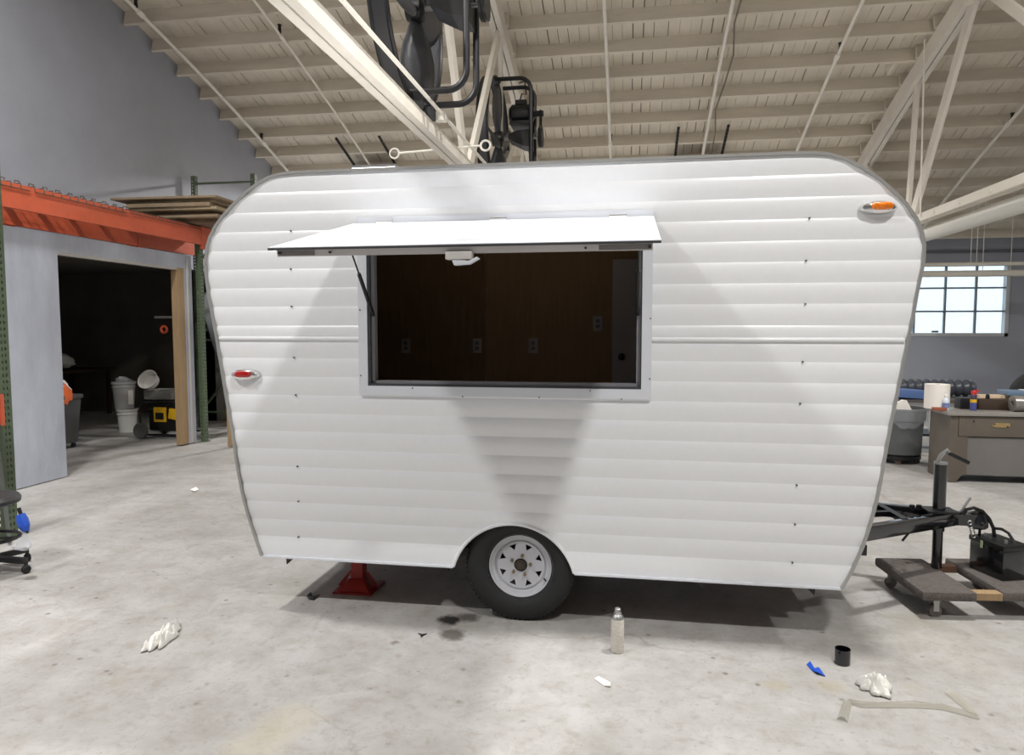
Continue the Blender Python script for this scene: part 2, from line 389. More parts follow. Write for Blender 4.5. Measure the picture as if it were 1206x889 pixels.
W1.append((Vector((X1, wc.y + .1, z_joist(wc.y) - .15)), Vector((X1, wc.y + .1, ZB1)), .10))
W1.append((Vector((X1, 11.9, z_joist(11.9) - .2)), Vector((X1, 9.3, ZB1)), .13))
W1.append((Vector((X1, 11.9, z_joist(11.9) - .2)), Vector((X1, 11.9, ZB1)), .10))
W1.append((Vector((X1, 14.4, z_joist(14.4) - .2)), Vector((X1, 12.0, ZB1)), .13))
T1 = truss(X1, ZB1, W1, 'cream timber bow truss above the white camper, carrying the black fans', -8.6)
n0 = on_x(1152, 10, X2); n1 = on_x(1073, 262, X2)
W2 = [(Vector((X2, n0.y, z_joist(n0.y) - .15)), Vector((X2, n1.y, ZB2)), .17),
      (Vector((X2, 11.35, z_joist(11.35) - .15)), Vector((X2, n1.y + .15, ZB2)), .10),
      (Vector((X2, n0.y, z_joist(n0.y) - .15)), Vector((X2, 6.3, ZB2)), .11),
      (Vector((X2, 13.6, z_joist(13.6) - .15)), Vector((X2, 14.6, ZB2)), .12),
      (Vector((X2, 13.6, z_joist(13.6) - .15)), Vector((X2, n1.y + .3, ZB2)), .10)]
T2 = truss(X2, ZB2, W2, 'cream timber bow truss rising beyond the amber marker light', -8.6)
MB().cbox((X2, n0.y, z_joist(n0.y) - .2), (.2, .34, .26)).build('gusset_plate', TRUSS_M, T2, smooth=0)
for i in range(7): MB().lathe([(.022, -.01), (.022, .012)], (X2 - .08, 7.4 + i * .75, ZB2), 'X', 8).build('bolt', TRUSS_M, T2)
# eye rod through truss one
p0, p1 = on_y(470, 178, 7.1), on_y(566, 174, 7.1); zr = (p0.z + p1.z) / 2
b = MB().tube([(p0.x, 7.1, zr - .02), (p1.x, 7.1, zr + .02)], .011, 6)
b.tube(circ((p0.x - .05, 7.1, zr - .02), .05, 14, 'Y'), .01, 5, closed=True).tube(circ((p1.x + .05, 7.1, zr + .02), .05, 14, 'Y'), .012, 5, closed=True)
b.build('eye_rod', PIPE_M, T1)
# conduit along the lower chord
cx = X1 + .15
tag(MB().tube([(cx, 2.5, ZB1 + .13), (cx, 9.2, ZB1 + .13)], .016, 8).build('electrical_conduit', PIPE_M, origin=(cx, 2.5, ZB1 + .13)), 'thin white conduit along the lower chord of the truss beside the fans', 'pipe')
MB().cbox((X1 + .12, 6.2, ZB1 + .11), (.10, .10, .07)).build('junction_box', PIPE_M, T1, smooth=0)
# big round duct beside the far truss
a = on_x(1206, 241, 4.28); c = on_x(1083, 277, 4.28); zp = (a.z + c.z) / 2
tag(MB().tube([(4.28, 2.0, zp), (4.28, YB, zp)], .105, 18).build('round_duct', mat('ivory_duct_paint', (226, 224, 214), .4), origin=(4.28, 9, zp)), 'thick smooth ivory pipe below the truss chord near the window', 'duct')
# wire hanging from the truss node
MB().tube([(X2 - .14, n0.y + 1.2, z_joist(n0.y + 1.2)), (X2 - .09, n0.y + 1.25, ZB2)], .012, 6).build('hanger_rod', PIPE_M, T2)

# sprinkler pipes following the roof
def roof_pipe(x, label, heads, r=.026, y1=16.6, cable=False):
    t = thing('sprinkler_pipe', label, 'pipe', (x, 8.0, z_joist(8)), 'pipes under the roof joists')
    yy = [7.6 + (y1 - 7.6) * i / 14 for i in range(15)]
    MB().tube([(x, y, z_joist(y) - .05) for y in yy], r, 8).build('pipe_run', PIPE_M, t)
    for y in heads:
        MB().tube([(x, y - .06, z_joist(y - .06) - .05), (x, y + .06, z_joist(y + .06) - .05)], r * 1.5, 8).build('coupling', PIPE_M, t)
        MB().lathe([(.02, 0), (.026, .02), (.022, .1), (.032, .11), (.032, .12)], (x + .01, y - .1, z_joist(y) - .02), 'Z', 8).build('sprinkler_head', BLACK_M, t)
    for y in (9.0, 10.9, 12.9, 15.0):
        MB().tube([(x - .1, y, z_joist(y) + .1), (x, y, z_joist(y) - .08), (x + .03, y, z_joist(y) + .1)], .006, 5).build('hanger', PIPE_M, t)
    if cable:
        MB().tube([(x + .12 + .05 * math.sin(y * 3), y, z_joist(y) - .03) for y in yy], .012, 5).build('cable', mat('grey_cable', (120, 112, 102), .6), t)
    return t
roof_pipe(-6.72, 'white sprinkler pipe under the roof closest to the grey gable wall', (9.1, 12.4))
roof_pipe(-4.98, 'white sprinkler pipe above the lit lamp panel, under the roof', (9.8,), r=.02)
roof_pipe(-.37, 'white sprinkler pipe close to the fan truss, under the open roof', (12.9,))
roof_pipe(1.27, 'white roof pipe with a grey cable hanging beside it', (), cable=True)
roof_pipe(2.88, 'white sprinkler pipe just before the truss beyond the amber light', (10.95,))
roof_pipe(6.0, 'white sprinkler pipe beyond the far truss, above the window side', (12.8,))

# high-bay lamp panels
def lamp(x, y, label, light_name):
    sl = .0052 - .02652 * y; z = z_joist(y) - .07
    t = thing('ceiling_light', label, 'light', (x, y, z), 'high-bay lamps under the roof')
    MB().box((x - .44, y - .17, z + .012), (x + .44, y + .17, z + .065)).build('housing', FRAME_M, t, smooth=0)
    MB().box((x - .425, y - .155, z), (x + .425, y + .155, z + .012)).build('diffuser', LED_M, t, smooth=0)
    for s in (-1, 1):
        ya, yb = y - .95, y - .06; xa = x + s * .41
        b = MB().bar((xa, ya, z_joist(ya) - .012), (xa, yb, z_joist(yb) - .012), .045, .02)
        for i in range(9):
            yt = ya + (yb - ya) * (i + .5) / 9; b.cbox((xa, yt, z_joist(yt) - .028), (.03, .05, .014))
        b.build('slotted_bar', BLACK_M, t, smooth=0)
        MB().tube([(xa, yb - .04, z_joist(yb) - .02), (x + s * .41, y, z + .06)], .008, 5).build('hanger', BLACK_M, t)
    L = bpy.data.lights.new(light_name, 'AREA'); L.shape = 'RECTANGLE'; L.size = .46; L.size_y = .24; L.energy = LIGHT_W; L.color = LIGHT_COL; L.spread = math.radians(160)
    lo = bpy.data.objects.new(light_name, L); COL.objects.link(lo); lo.location = (0, 0, -.006); lo.parent = t
# two hang in view; the rest of the same rows hang out of the picture, where the hatch shadow, the camper's shadow edge
# and the dolly's shadow place them
for (x, y, lb, nm) in ((-4.9, 13.36, 'bright lamp panel glowing low under the roof behind the camper roof', 'panel_light'), (1.2, 13.5, 'lamp panel hung under the roof behind the camper, beside the cabled pipe', 'panel_light'),
                   (-4.7, 4.1, 'lamp panel high over the floor beside the camper tail', 'lamp_above_tail_offscreen'), (1.7, 3.95, 'lamp panel high above the camper roof', 'lamp_above_camper_offscreen'),
                   (7.1, 4.1, 'lamp panel high over the open floor past the dolly', 'lamp_right_offscreen'),
                   (-4.75, -.35, 'lamp panel facing the serving hatch from the stool side', 'lamp_front_left_offscreen'), (1.95, -.35, 'lamp panel facing the serving hatch from the tow bar side', 'lamp_front_right_offscreen')):
    lamp(x, y, lb, nm)

# pipes hung in front of the back wall
yh = 14.9
for k, (v0, r, lb) in enumerate(((311, .035, 'thinner of two white level pipes hung across the window top'), (321.5, .062, 'thicker of two white level pipes hung across the window top'))):
    z0 = on_y(1140, v0, yh).z
    t = thing('hanging_pipe', lb, 'pipe', (4.6, yh, z0), 'level pipes before the window')
    yh = 14.9 + .16 * k
    MB().tube([(4.0, yh, z0), (12.5, yh, z0)], r, 12).build('pipe_run', PIPE_M, t)
    for u in ((1143, 1150) if k == 0 else (1157, 1190)):
        xh = on_y(u, v0, yh).x
        MB().tube([(xh, yh, z0), (xh, yh, z_joist(yh) + .05)], .006, 5).build('hanger', PIPE_M, t)

# ------------------------------------------------------------------ fans on the truss
def fan(Yc, zc, label, Y2, z2, sc):
    t = thing('drum_fan', label, 'fan', (-1.5, Yc, zc - .6), 'black fans on the truss')
    R = .60
    MB().lathe([(R, -1.52), (R, -1.42), (R + .012, -1.42), (R + .012, -1.52)], (0, Yc, zc), 'X', 40, closed=True).build('shroud', FANGREY_M, t)
    for xx in (-1.52, -1.42): MB().tube(circ((xx, Yc, zc), R + .006, 40, 'X'), .014, 6, closed=True).build('shroud_rim', BLACK_M, t)
    MB().lathe([(0.0, -1.50), (.07, -1.48), (.08, -1.38), (0.0, -1.36)], (0, Yc, zc), 'X', 16).build('hub', BLACK_M, t)
    for k in range(4):
        a0 = math.radians(-90 + 90 * k + 8); b = MB(); vs = []; fs = []
        nr, nc = 7, 5
        for i in range(nr):
            r = .06 + (.555 - .06) * i / (nr - 1); wd = (.07, .15, .24, .29, .30, .27, .17)[i]
            for j in range(nc):
                s_ = (j / (nc - 1) - .5) * wd; pit = math.radians(38 - 14 * i / (nr - 1))
                xo = -1.43 + s_ * math.sin(pit) + .02 * (1 - (2 * j / (nc - 1) - 1) ** 2); tg = s_ * math.cos(pit)
                vs.append((xo, Yc + r * math.cos(a0) - tg * math.sin(a0), zc + r * math.sin(a0) + tg * math.cos(a0)))
        for i in range(nr - 1):
            for j in range(nc - 1): fs.append((i * nc + j, i * nc + j + 1, (i + 1) * nc + j + 1, (i + 1) * nc + j))
        o = b.add(vs, fs).build('blade', FANGREY_M, t, smooth=60, fix=False)
        sm = o.modifiers.new('thick', 'SOLIDIFY'); sm.thickness = .006
    for dy in (-.14, .14):
        pts = []; xo, xi = -1.06, -1.43; hz = .56; rb = .12
        pts.append((xi, Yc + dy, zc + hz))
        for k in range(7):
            q = math.pi / 2 * k / 6; pts.append((xo - rb + rb * math.sin(q), Yc + dy, zc + hz - rb + rb * math.cos(q)))
        for k in range(7):
            q = math.pi / 2 * k / 6; pts.append((xo - rb + rb * math.cos(q), Yc + dy, zc - hz + rb - rb * math.sin(q)))
        pts.append((xi, Yc + dy, zc - hz))
        MB().tube(pts, .021, 10).build('tube_frame', BLACK_M, t)
    MB().lathe([(.016, -1.44), (.016, -.97)], (0, Yc, zc), 'X', 10).build('axle', STEEL_M, t)
    MB().prism([(-1.30, zc + .02), (-1.30, zc - .03), (-1.16, zc - .10), (-1.06, zc - .12), (-1.06, zc + .06), (-1.2, zc + .05)], Yc - .12, Yc + .12, 'XZ').build('bearing_bracket', BLACK_M, t, smooth=0)
    MB().lathe([(.10, -1.00), (.10, -.985), (.085, -.978), (.10, -.97), (.10, -.955)], (0, Yc, zc), 'X', 24).build('pulley', BLACK_M, t)
    mz = zc + .24
    mo = MB().lathe([(.0, -1.30), (.07, -1.30), (.10, -1.27), (.10, -1.10), (.08, -1.06), (.03, -1.04), (.03, -.95), (0, -.95)], (0, Yc, mz), 'X', 20).build('motor', BLACK_M, t)
    MB().box((-1.28, Yc - .15, mz - .13), (-1.08, Yc + .15, mz - .10)).build('motor_plate', BLACK_M, t, smooth=0)
    MB().cbox((-1.18, Yc, mz + .115), (.12, .09, .05)).build('terminal_box', BLACK_M, mo, bevel=.008)
    pts = circ((-.978, Yc, zc), .095, 12, 'X', math.pi, 2 * math.pi) + circ((-.978, Yc, mz), .032, 8, 'X', 0, math.pi)
    MB().tube(pts, .008, 5, closed=True).build('belt', RUBBER_M, t)
    MB().tube([(-1.2, Yc, mz + .13), (-1.17, Yc - .03, mz + .2), (-1.12, Yc - .06, mz + .18), (-1.13, Yc - .1, mz + .3), (-1.2, Yc, zc + .56)], .008, 6).build('power_cord', BLACK_M, t)
    for yy in (Yc - .14, Yc + .14):      # feet that stand the tube frame on the truss chord
        MB().box((-1.40, yy - .02, zc - .56 - (z2 - .56 * sc - ZB1 - .062) / sc), (-1.34, yy + .02, zc - .57)).build('mount_foot', BLACK_M, t, smooth=0)
    t.location = (-1.5 * sc + .07, Y2, z2 - .6 * sc); t.scale = (sc, sc, sc)
fan(4.5, 3.69, 'black belt-driven fan hung over the serving hatch, paddle blade hanging down', 5.94, 4.33, 1.32)
fan(7.0, 3.50, 'black belt-driven fan farther along the truss, half hidden by the camper roof', 9.75, 4.24, 1.32)

# ------------------------------------------------------------------ the camper
YT, YT2 = 3.80, 5.50
OL = [(-2.125, .305), (-2.17, .436), (-2.208, .555), (-2.24, .683), (-2.268, .85), (-2.293, 1.05), (-2.325, 1.25), (-2.353, 1.44), (-2.377, 1.608), (-2.399, 1.734),
      (-2.418, 1.842), (-2.429, 1.942), (-2.432, 2.0), (-2.429, 2.05), (-2.418, 2.116), (-2.398, 2.173), (-2.365, 2.23), (-2.318, 2.286), (-2.253, 2.349), (-2.171, 2.416),
      (-2.099, 2.464), (-2.027, 2.498), (-1.96, 2.514), (-1.86, 2.521)]
OR = [(1.096, .305), (1.148, .417), (1.193, .54), (1.223, .653), (1.246, .76), (1.263, .864), (1.284, 1.035), (1.306, 1.196), (1.328, 1.335), (1.363, 1.572), (1.382, 1.686),
      (1.40, 1.828), (1.418, 1.94), (1.424, 2.0), (1.424, 2.059), (1.412, 2.115), (1.383, 2.186), (1.334, 2.257), (1.28, 2.314), (1.211, 2.379), (1.13, 2.438), (1.048, 2.483),
      (.973, 2.508), (.90, 2.518), (.80, 2.521)]
def interp(L, z):
    if z <= L[0][1]: return L[0][0]
    for (x0, z0), (x1, z1) in zip(L[:-1], L[1:]):
        if z <= z1: return x0 + (x1 - x0) * (z - z0) / (z1 - z0)
    return L[-1][0]
xl = lambda z: interp(OL, z); xr = lambda z: interp(OR, z)
HX0, HX1, HZ0, HZ1 = -1.452, .072, 1.322, 2.225        # serving hatch opening
ACX, ACZ, AR, ATOP = -.624, .209, .355, .564           # wheel arch
TR = thing('camper_trailer', 'white vintage camper trailer with open serving hatch parked in the workshop', 'trailer', ((OL[0][0] + OR[0][0]) / 2, (YT + YT2) / 2, 0))
def side_strip(z0, z1, bulge, Y, inset=0.0, only=None):
    """one siding course, cut round hatch and wheel arch"""
    b = MB(); br = sorted(set([z0, z1] + [z for z in (HZ0, HZ1, ATOP) if z0 < z < z1]))
    for s0, s1 in zip(br[:-1], br[1:]):
        zm = (s0 + s1) / 2; n = max(2, int(math.ceil((s1 - s0) / .0105)))
        hatch = HZ0 < zm < HZ1; arch = zm < ATOP; rows = []
        for i in range(n + 1):
            z = s0 + (s1 - s0) * i / n; a, c = xl(z) + inset, xr(z) - inset
            s = 1 - (z - z0) / (z1 - z0); yy = Y - bulge * math.sin(math.pi * min(1, max(0, s)) ** .82)
            cuts = [a]
            if hatch: cuts += [HX0, HX1]
            elif arch:
                w = math.sqrt(max(0, AR * AR - (z - ACZ) ** 2)) if z < ATOP - 1e-6 else 0.0
                cuts += [ACX - w, ACX + w]
            cuts.append(c); rows.append((z, yy, cuts))
        for (za, ya, ca), (zb, yb, cb) in zip(rows[:-1], rows[1:]):
            for k in (range(0, len(ca), 2) if only is None else (only,)):
                NX = 6
                for j in range(NX):
                    f0, f1 = j / NX, (j + 1) / NX
                    b.add([(ca[k] + (ca[k + 1] - ca[k]) * f0, ya, za), (ca[k] + (ca[k + 1] - ca[k]) * f1, ya, za),
                           (cb[k] + (cb[k + 1] - cb[k]) * f1, yb, zb), (cb[k] + (cb[k + 1] - cb[k]) * f0, yb, zb)], [(0, 1, 2, 3)])
    return b
def weld(o, d=1e-4):
    bm = bmesh.new(); bm.from_mesh(o.data); bmesh.ops.remove_doubles(bm, verts=bm.verts, dist=d); bmesh.ops.dissolve_degenerate(bm, edges=bm.edges, dist=1e-5); bm.to_mesh(o.data); bm.free(); o.data.shade_smooth()
LAPS = [.305, .424, .526, .631, .736, .841, .946, 1.051, 1.156, 1.262, 1.368, 1.475, 1.588, 1.662, 1.772, 1.878, 1.986, 2.092, 2.200, 2.308, 2.418, 2.520]
for z0, z1 in zip(LAPS[:-1], LAPS[1:]):
    whole = not ((z0 >= HZ0 and z1 <= HZ1) or z1 <= ATOP)
    for k in ((None,) if whole else (0, 2)):
        o = side_strip(z0, z1, .0078, YT, 0.0, k).build('siding_panel', WHITE_M, TR, fix=False, smooth=60); weld(o)
o = side_strip(.31, 2.51, 0.0, YT + .035, .02).build('inner_wall', PLY_M, TR, fix=False); weld(o)
OUT = OL + OR[::-1]
cxm, czm = -.5, 1.4
def inset_pt(p, d):
    v = Vector((cxm - p[0], czm - p[1])); v.normalize(); return (p[0] + v.x * d, p[1] + v.y * d)
def skin(d, y0, y1, name, m, close_bottom):
    b = MB(); pts = [inset_pt(p, d) for p in OUT]; n = len(pts)
    vs = [(p[0], y0, p[1]) for p in pts] + [(p[0], y1, p[1]) for p in pts]
    fs = [(i, i + 1, i + 1 + n, i + n) for i in range(n - 1)]
    if close_bottom: fs.append((n - 1, 0, n, 2 * n - 1))
    return b.add(vs, fs).build(name, m, TR, fix=False, smooth=50)
skin(0.0, YT, YT2, 'roof_skin', WHITE_M, False)
skin(.03, YT + .036, YT2 - .03, 'inner_lining', PLY_M, False)
MB().box((-2.05, YT + .04, .31), (-.99, YT2 - .03, .36)).box((-.25, YT + .04, .31), (1.05, YT2 - .03, .36)).box((-.99, YT + .4, .31), (-.25, YT2 - .4, .36)).build('floor_deck', PLY_M, TR, smooth=0)
MB().prism([inset_pt(p, .004) for p in OUT], YT2 - .02, YT2, 'XZ').build('far_side_wall', WHITE_M, TR, smooth=0)
# wheel box, coloured black to paint in the shade inside the arch
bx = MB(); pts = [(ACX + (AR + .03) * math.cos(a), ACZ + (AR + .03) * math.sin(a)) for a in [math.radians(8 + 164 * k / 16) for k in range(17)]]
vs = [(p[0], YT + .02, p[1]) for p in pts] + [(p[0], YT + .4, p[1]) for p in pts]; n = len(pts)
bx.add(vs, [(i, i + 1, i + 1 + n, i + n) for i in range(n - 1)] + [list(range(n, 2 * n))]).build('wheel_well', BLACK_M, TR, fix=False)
# trims
def ring_trim(pts, w, y0, y1, name, m, closed=False):
    b = MB(); n = len(pts); V = [Vector((p[0], p[1])) for p in pts]; out = []
    for i in range(n):
        d = (V[(i + 1) % n] - V[i - 1]) if closed else (V[min(i + 1, n - 1)] - V[max(i - 1, 0)])
        d.normalize(); nn = Vector((-d.y, d.x)); out.append((V[i] - nn * w * .3, V[i] + nn * w * .7))
    vs = []
    for a, c in out: vs += [(a.x, y0, a.y), (c.x, y0, c.y), (c.x, y1, c.y), (a.x, y1, a.y)]
    fs = []
    for i in range(n if closed else n - 1):
        o, q = i * 4, ((i + 1) % n) * 4
        for k in range(4): fs.append((o + k, o + (k + 1) % 4, q + (k + 1) % 4, q + k))
    if not closed: fs += [(0, 1, 2, 3), (n * 4 - 1, n * 4 - 2, n * 4 - 3, n * 4 - 4)]
    return b.add(vs, fs).build(name, m, TR, smooth=40)
dense = []
for (p, q) in zip(OUT[:-1], OUT[1:]):
    dense.append(p)
dense.append(OUT[-1])
ring_trim(dense, .015, YT - .019, YT + .03, 'edge_moulding', TRIM_M)
# bottom rails either side of the arch, arch bead, belt moulding
xa = ACX - math.sqrt(AR ** 2 - (.305 - ACZ) ** 2); xb = ACX + math.sqrt(AR ** 2 - (.305 - ACZ) ** 2)
MB().box((OL[0][0], YT - .016, .296), (xa, YT + .02, .309)).build('bottom_rail', FRAME_M, TR, bevel=.003)
MB().box((xb, YT - .016, .296), (OR[0][0], YT + .02, .309)).build('bottom_rail', FRAME_M, TR, bevel=.003)
a_s = math.asin((.305 - ACZ) / AR)
MB().tube([(ACX + AR * math.cos(a), YT - .006, ACZ + AR * math.sin(a)) for a in [a_s + (math.pi - 2 * a_s) * k / 32 for k in range(33)]], .010, 8).build('arch_bead', WHITE_M, TR)
for (x0, x1) in ((xl(1.588) + .012, -1.503), (.119, xr(1.588) - .012)):
    MB().prism([(YT + .002, 1.578), (YT - .012, 1.579), (YT - .018, 1.584), (YT - .018, 1.592), (YT - .012, 1.600), (YT + .002, 1.601)], x0, x1, 'YZ').build('belt_moulding', WHITE_M, TR, smooth=60)
# hatch frame
FX0, FX1, FZ0, FZ1 = -1.503, .118, 1.272, 2.262
def frame4(name, x0, x1, z0, z1, w, y0, y1, m, bev=.003):
    b = MB(); b.box((x0, y0, z0), (x1, y1, z0 + w)).box((x0, y0, z1 - w), (x1, y1, z1)).box((x0, y0, z0 + w), (x0 + w, y1, z1 - w)).box((x1 - w, y0, z0 + w), (x1, y1, z1 - w))
    return b.build(name, m, TR, smooth=0)
hf = frame4('hatch_frame', FX0, FX1, FZ0, FZ1, .052, YT - .022, YT + .03, FRAME_M)
frame4('hatch_jamb', HX0, HX1, HZ0, HZ1, .014, YT - .012, YT + .05, mat('dark_gasket', (70, 72, 74), .5))
frame4('hatch_inner_frame', HX0 + .014, HX1 - .014, HZ0 + .012, HZ1 - .012, .018, YT + .015, YT + .06, mat('satin_grey_frame', (146, 144, 148), .4))
SCREW_M = mat('dark_screw', (84, 80, 76), .5)
for (u, v) in ((344, 361), (343, 317), (347, 421), (349, 465), (351, 549), (352, 590), (352, 632), (343, 272), (949, 307), (948, 358), (945, 426), (942, 475), (938, 571), (936, 617), (933, 662), (953, 257)):
    q = on_y(u, v, YT)
    MB().lathe([(.0045, -.013), (.0045, .002)], (q.x, YT, q.z), 'Y', 7).build('screw', SCREW_M, TR)
for (u, v) in ((425, 442), (424, 365), (486, 457), (545, 467), (635, 468), (695, 460), (732, 470), (766, 375), (765, 446)):
    q = on_y(u, v, YT - .02)
    MB().lathe([(.004, -.004), (.004, .002)], (q.x, YT - .022, q.z), 'Y', 7).build('screw', SCREW_M, hf)
# the raised hatch door
LX0, LX1 = -1.517, .118; HY, HZ = YT - .03, 2.222; FY, FZ = 2.815, 1.984
dirv = Vector((0, FY - HY, FZ - HZ)); LEN = dirv.length; dirv.normalize(); up = Vector((0, -dirv.z, dirv.y)); up = up if up.z > 0 else -up
def fp(x, s, h): return Vector((x, HY, HZ)) + dirv * s + up * h
def fbox(b, x0, x1, s0, s1, h0, h1):
    vs = [fp(x, s, h) for h in (h0, h1) for (x, s) in ((x0, s0), (x1, s0), (x1, s1), (x0, s1))]
    return b.add(vs, [(0, 3, 2, 1), (4, 5, 6, 7), (0, 1, 5, 4), (1, 2, 6, 5), (2, 3, 7, 6), (3, 0, 4, 7)])
fl = fbox(MB(), LX0, LX1, 0, LEN, 0, .006).build('hatch_door', FRAME_M, TR, smooth=0)
b = MB(); i1, i2 = .085, .10; x0, x1 = LX0, LX1
lo = [fp(x0 + i1, i1, .006), fp(x1 - i1, i1, .006), fp(x1 - i1, LEN - i1, .006), fp(x0 + i1, LEN - i1, .006)]
hi = [fp(x0 + i2, i2, .014), fp(x1 - i2, i2, .014), fp(x1 - i2, LEN - i2, .014), fp(x0 + i2, LEN - i2, .014)]
b.add(lo + hi, [(4, 5, 6, 7), (0, 1, 5, 4), (1, 2, 6, 5), (2, 3, 7, 6), (3, 0, 4, 7)]).build('raised_field', FRAME_M, fl, smooth=0)
fbox(MB(), LX0 - .001, LX1 + .001, LEN - .004, LEN + .004, -.006, .003).build('edge_gasket', mat('dark_edge', (58, 58, 60), .5), fl, smooth=0)
b = MB(); w = .04
fbox(b, LX0 + .03, LX1 - .03, LEN - .05, LEN - .015, -.036, -.002); fbox(b, LX0 + .03, LX1 - .03, .02, .05, -.03, -.002)
fbox(b, LX0 + .03, LX0 + .06, .05, LEN - .05, -.03, -.002); fbox(b, LX1 - .06, LX1 - .03, .05, LEN - .05, -.03, -.002)
b.build('door_subframe', mat('pale_grey_frame', (198, 194, 192), .45), fl, smooth=0)
b = MB()
fbox(b, LX0 + .06, LX1 - .06, .05, LEN - .05, -.008, -.002); b.build('underside_panel', FRAME_M, fl, smooth=0)
for (xx0, xx1) in ((LX0 + .035, LX0 + .20), (LX1 - .24, LX1 - .035)):
    fbox(MB(), xx0, xx1, LEN - .017, LEN - .012, -.031, -.012).build('latch_slot', mat('slot_grey', (120, 116, 114), .4, metal=.4), fl, smooth=0)
for (u, v) in ((332, 298), (391, 297), (765, 291), (690, 292)):
    q = on_y(u, v, FY + .03); MB().lathe([(.005, -.008), (.005, .004)], (q.x, FY + .012, q.z - .002), 'Y', 7).build('rivet', BLACK_M, fl)
q = on_y(541, 298, FY + .02); lx = q.x
b = MB(); zb_ = fp(0, LEN - .03, -.036).z
b.box((lx - .055, FY + .0, zb_ - .028), (lx + .055, FY + .045, zb_ + .004)); lt = b.build('latch', mat('pale_latch', (206, 202, 198), .4), fl, bevel=.004)
MB().prism([(lx - .03, zb_ - .028), (lx - .02, zb_ - .052), (lx + .045, zb_ - .048), (lx + .085, zb_ - .026), (lx + .075, zb_ - .018), (lx + .04, zb_ - .034), (lx + .01, zb_ - .028)], FY + .005, FY + .035, 'XZ').build('lever', FRAME_M, lt, bevel=.003)
for u in (455, 588, 728):
    xh = on_y(u, 254, YT).x
    hg = MB().tube([(xh - .045, HY - .006, HZ + .010), (xh + .045, HY - .006, HZ + .010)], .008, 8).build('hinge', CHROME_M, fl)
    MB().box((xh - .04, HY + .0, HZ - .01), (xh + .04, HY + .010, HZ + .03)).build('hinge_leaf', FRAME_M, hg, smooth=0)
for xs, sg in ((HX0 + .03, 1), (HX1 - .03, -1)):
    foot = Vector((xs, YT + .0, 1.72)); top = fp(xs, .36, -.02)
    mid = foot.lerp(top, .55)
    st = MB().tube([foot, mid], .011, 8).build('gas_strut', BLACK_M, TR); MB().tube([mid, top], .005, 6).build('piston_rod', BLACK_M, st)
# interior seen through the hatch
YI = YT2 - .035
sx = on_y(572, 380, YI).x
MB().box((-2.25, YI - .008, .4), (sx - .003, YI, 2.4)).build('wall_board', PLY_M, TR, smooth=0)
MB().box((sx + .003, YI - .006, .4), (1.1, YI + .002, 2.4)).build('wall_board', mat('lighter_brown_plywood', (160, 126, 86), .7, var=.15, scale=5, stretch=(6, 1, .6)), TR, smooth=0)
for (u, v) in ((478, 407), (562, 407), (628, 407), (704, 381)):
    q = on_y(u, v, YI - .01)
    o = MB().box((q.x - .036, YI - .016, q.z - .058), (q.x + .036, YI - .006, q.z + .058)).build('outlet_plate', OUTLET_M, TR, bevel=.003)
    for dz in (-.02, .02): MB().box((q.x - .014, YI - .019, q.z + dz - .013), (q.x + .014, YI - .015, q.z + dz + .013)).build('socket', mat('socket_grey', (120, 114, 110), .5), o, smooth=0)
dx0 = on_y(722, 306, YI).x; dzt = on_y(735, 306, YI).z
dr = MB().box((dx0, YI - .06, .4), (dx0 + .62, YI - .03, dzt)).build('closet_door', GREYPANEL_M, TR, smooth=0)
q = on_y(732, 420, YI - .08); MB().lathe([(0, -.05), (.022, -.045), (.028, -.025), (.014, -.01), (.014, 0)], (q.x, YI - .06, q.z), 'Y', 14).build('knob', BLACK_M, dr)
# marker lights
def marker(u, v, lens_m, lens_x, name):
    q = on_y(u, v, YT - .01); x, z = q.x, q.z
    b = MB(); n = 28; rings = [(1.0, 0.0), (.99, .016), (.86, .034), (.5, .044), (0.02, .046)]
    vs = []; fs = []
    for (k, h) in rings:
        for i in range(n):
            t = 2 * math.pi * i / n; vs.append((x + .088 * k * math.cos(t), YT - .008 - h, z + .034 * k * math.sin(t)))
    for a in range(len(rings) - 1):
        for i in range(n): fs.append((a * n + i, a * n + (i + 1) % n, (a + 1) * n + (i + 1) % n, (a + 1) * n + i))
    o = b.add(vs, fs).build(name, CHROME_M, TR)
    b = MB(); vs = []; fs = []
    rings = [(1.0, 0.02), (.97, .044), (.8, .054), (.4, .058), (0.02, .059)]
    for (k, h) in rings:
        for i in range(n):
            t = 2 * math.pi * i / n; ex = math.copysign(abs(math.cos(t)) ** .6, math.cos(t)); ez = math.copysign(abs(math.sin(t)) ** .6, math.sin(t))
            vs.append((x + lens_x + .052 * k * ex, YT - .008 - h, z + .004 + .020 * k * ez))
    for a in range(len(rings) - 1):
        for i in range(n): fs.append((a * n + i, a * n + (i + 1) % n, (a + 1) * n + (i + 1) % n, (a + 1) * n + i))
    b.add(vs, fs).build('lens', lens_m, o)
    MB().lathe([(.004, -.036), (.004, -.02)], (x - .07, YT, z), 'Y', 7).build('screw', SCREW_M, o)
    return o
m1 = marker(1033, 245, AMBER_M, .012, 'marker_light'); m1['label'] = 'chrome oval marker light with amber lens'
m2 = marker(290, 441, REDLENS_M, 0.0, 'marker_light'); m2['label'] = 'chrome oval marker light with red lens'

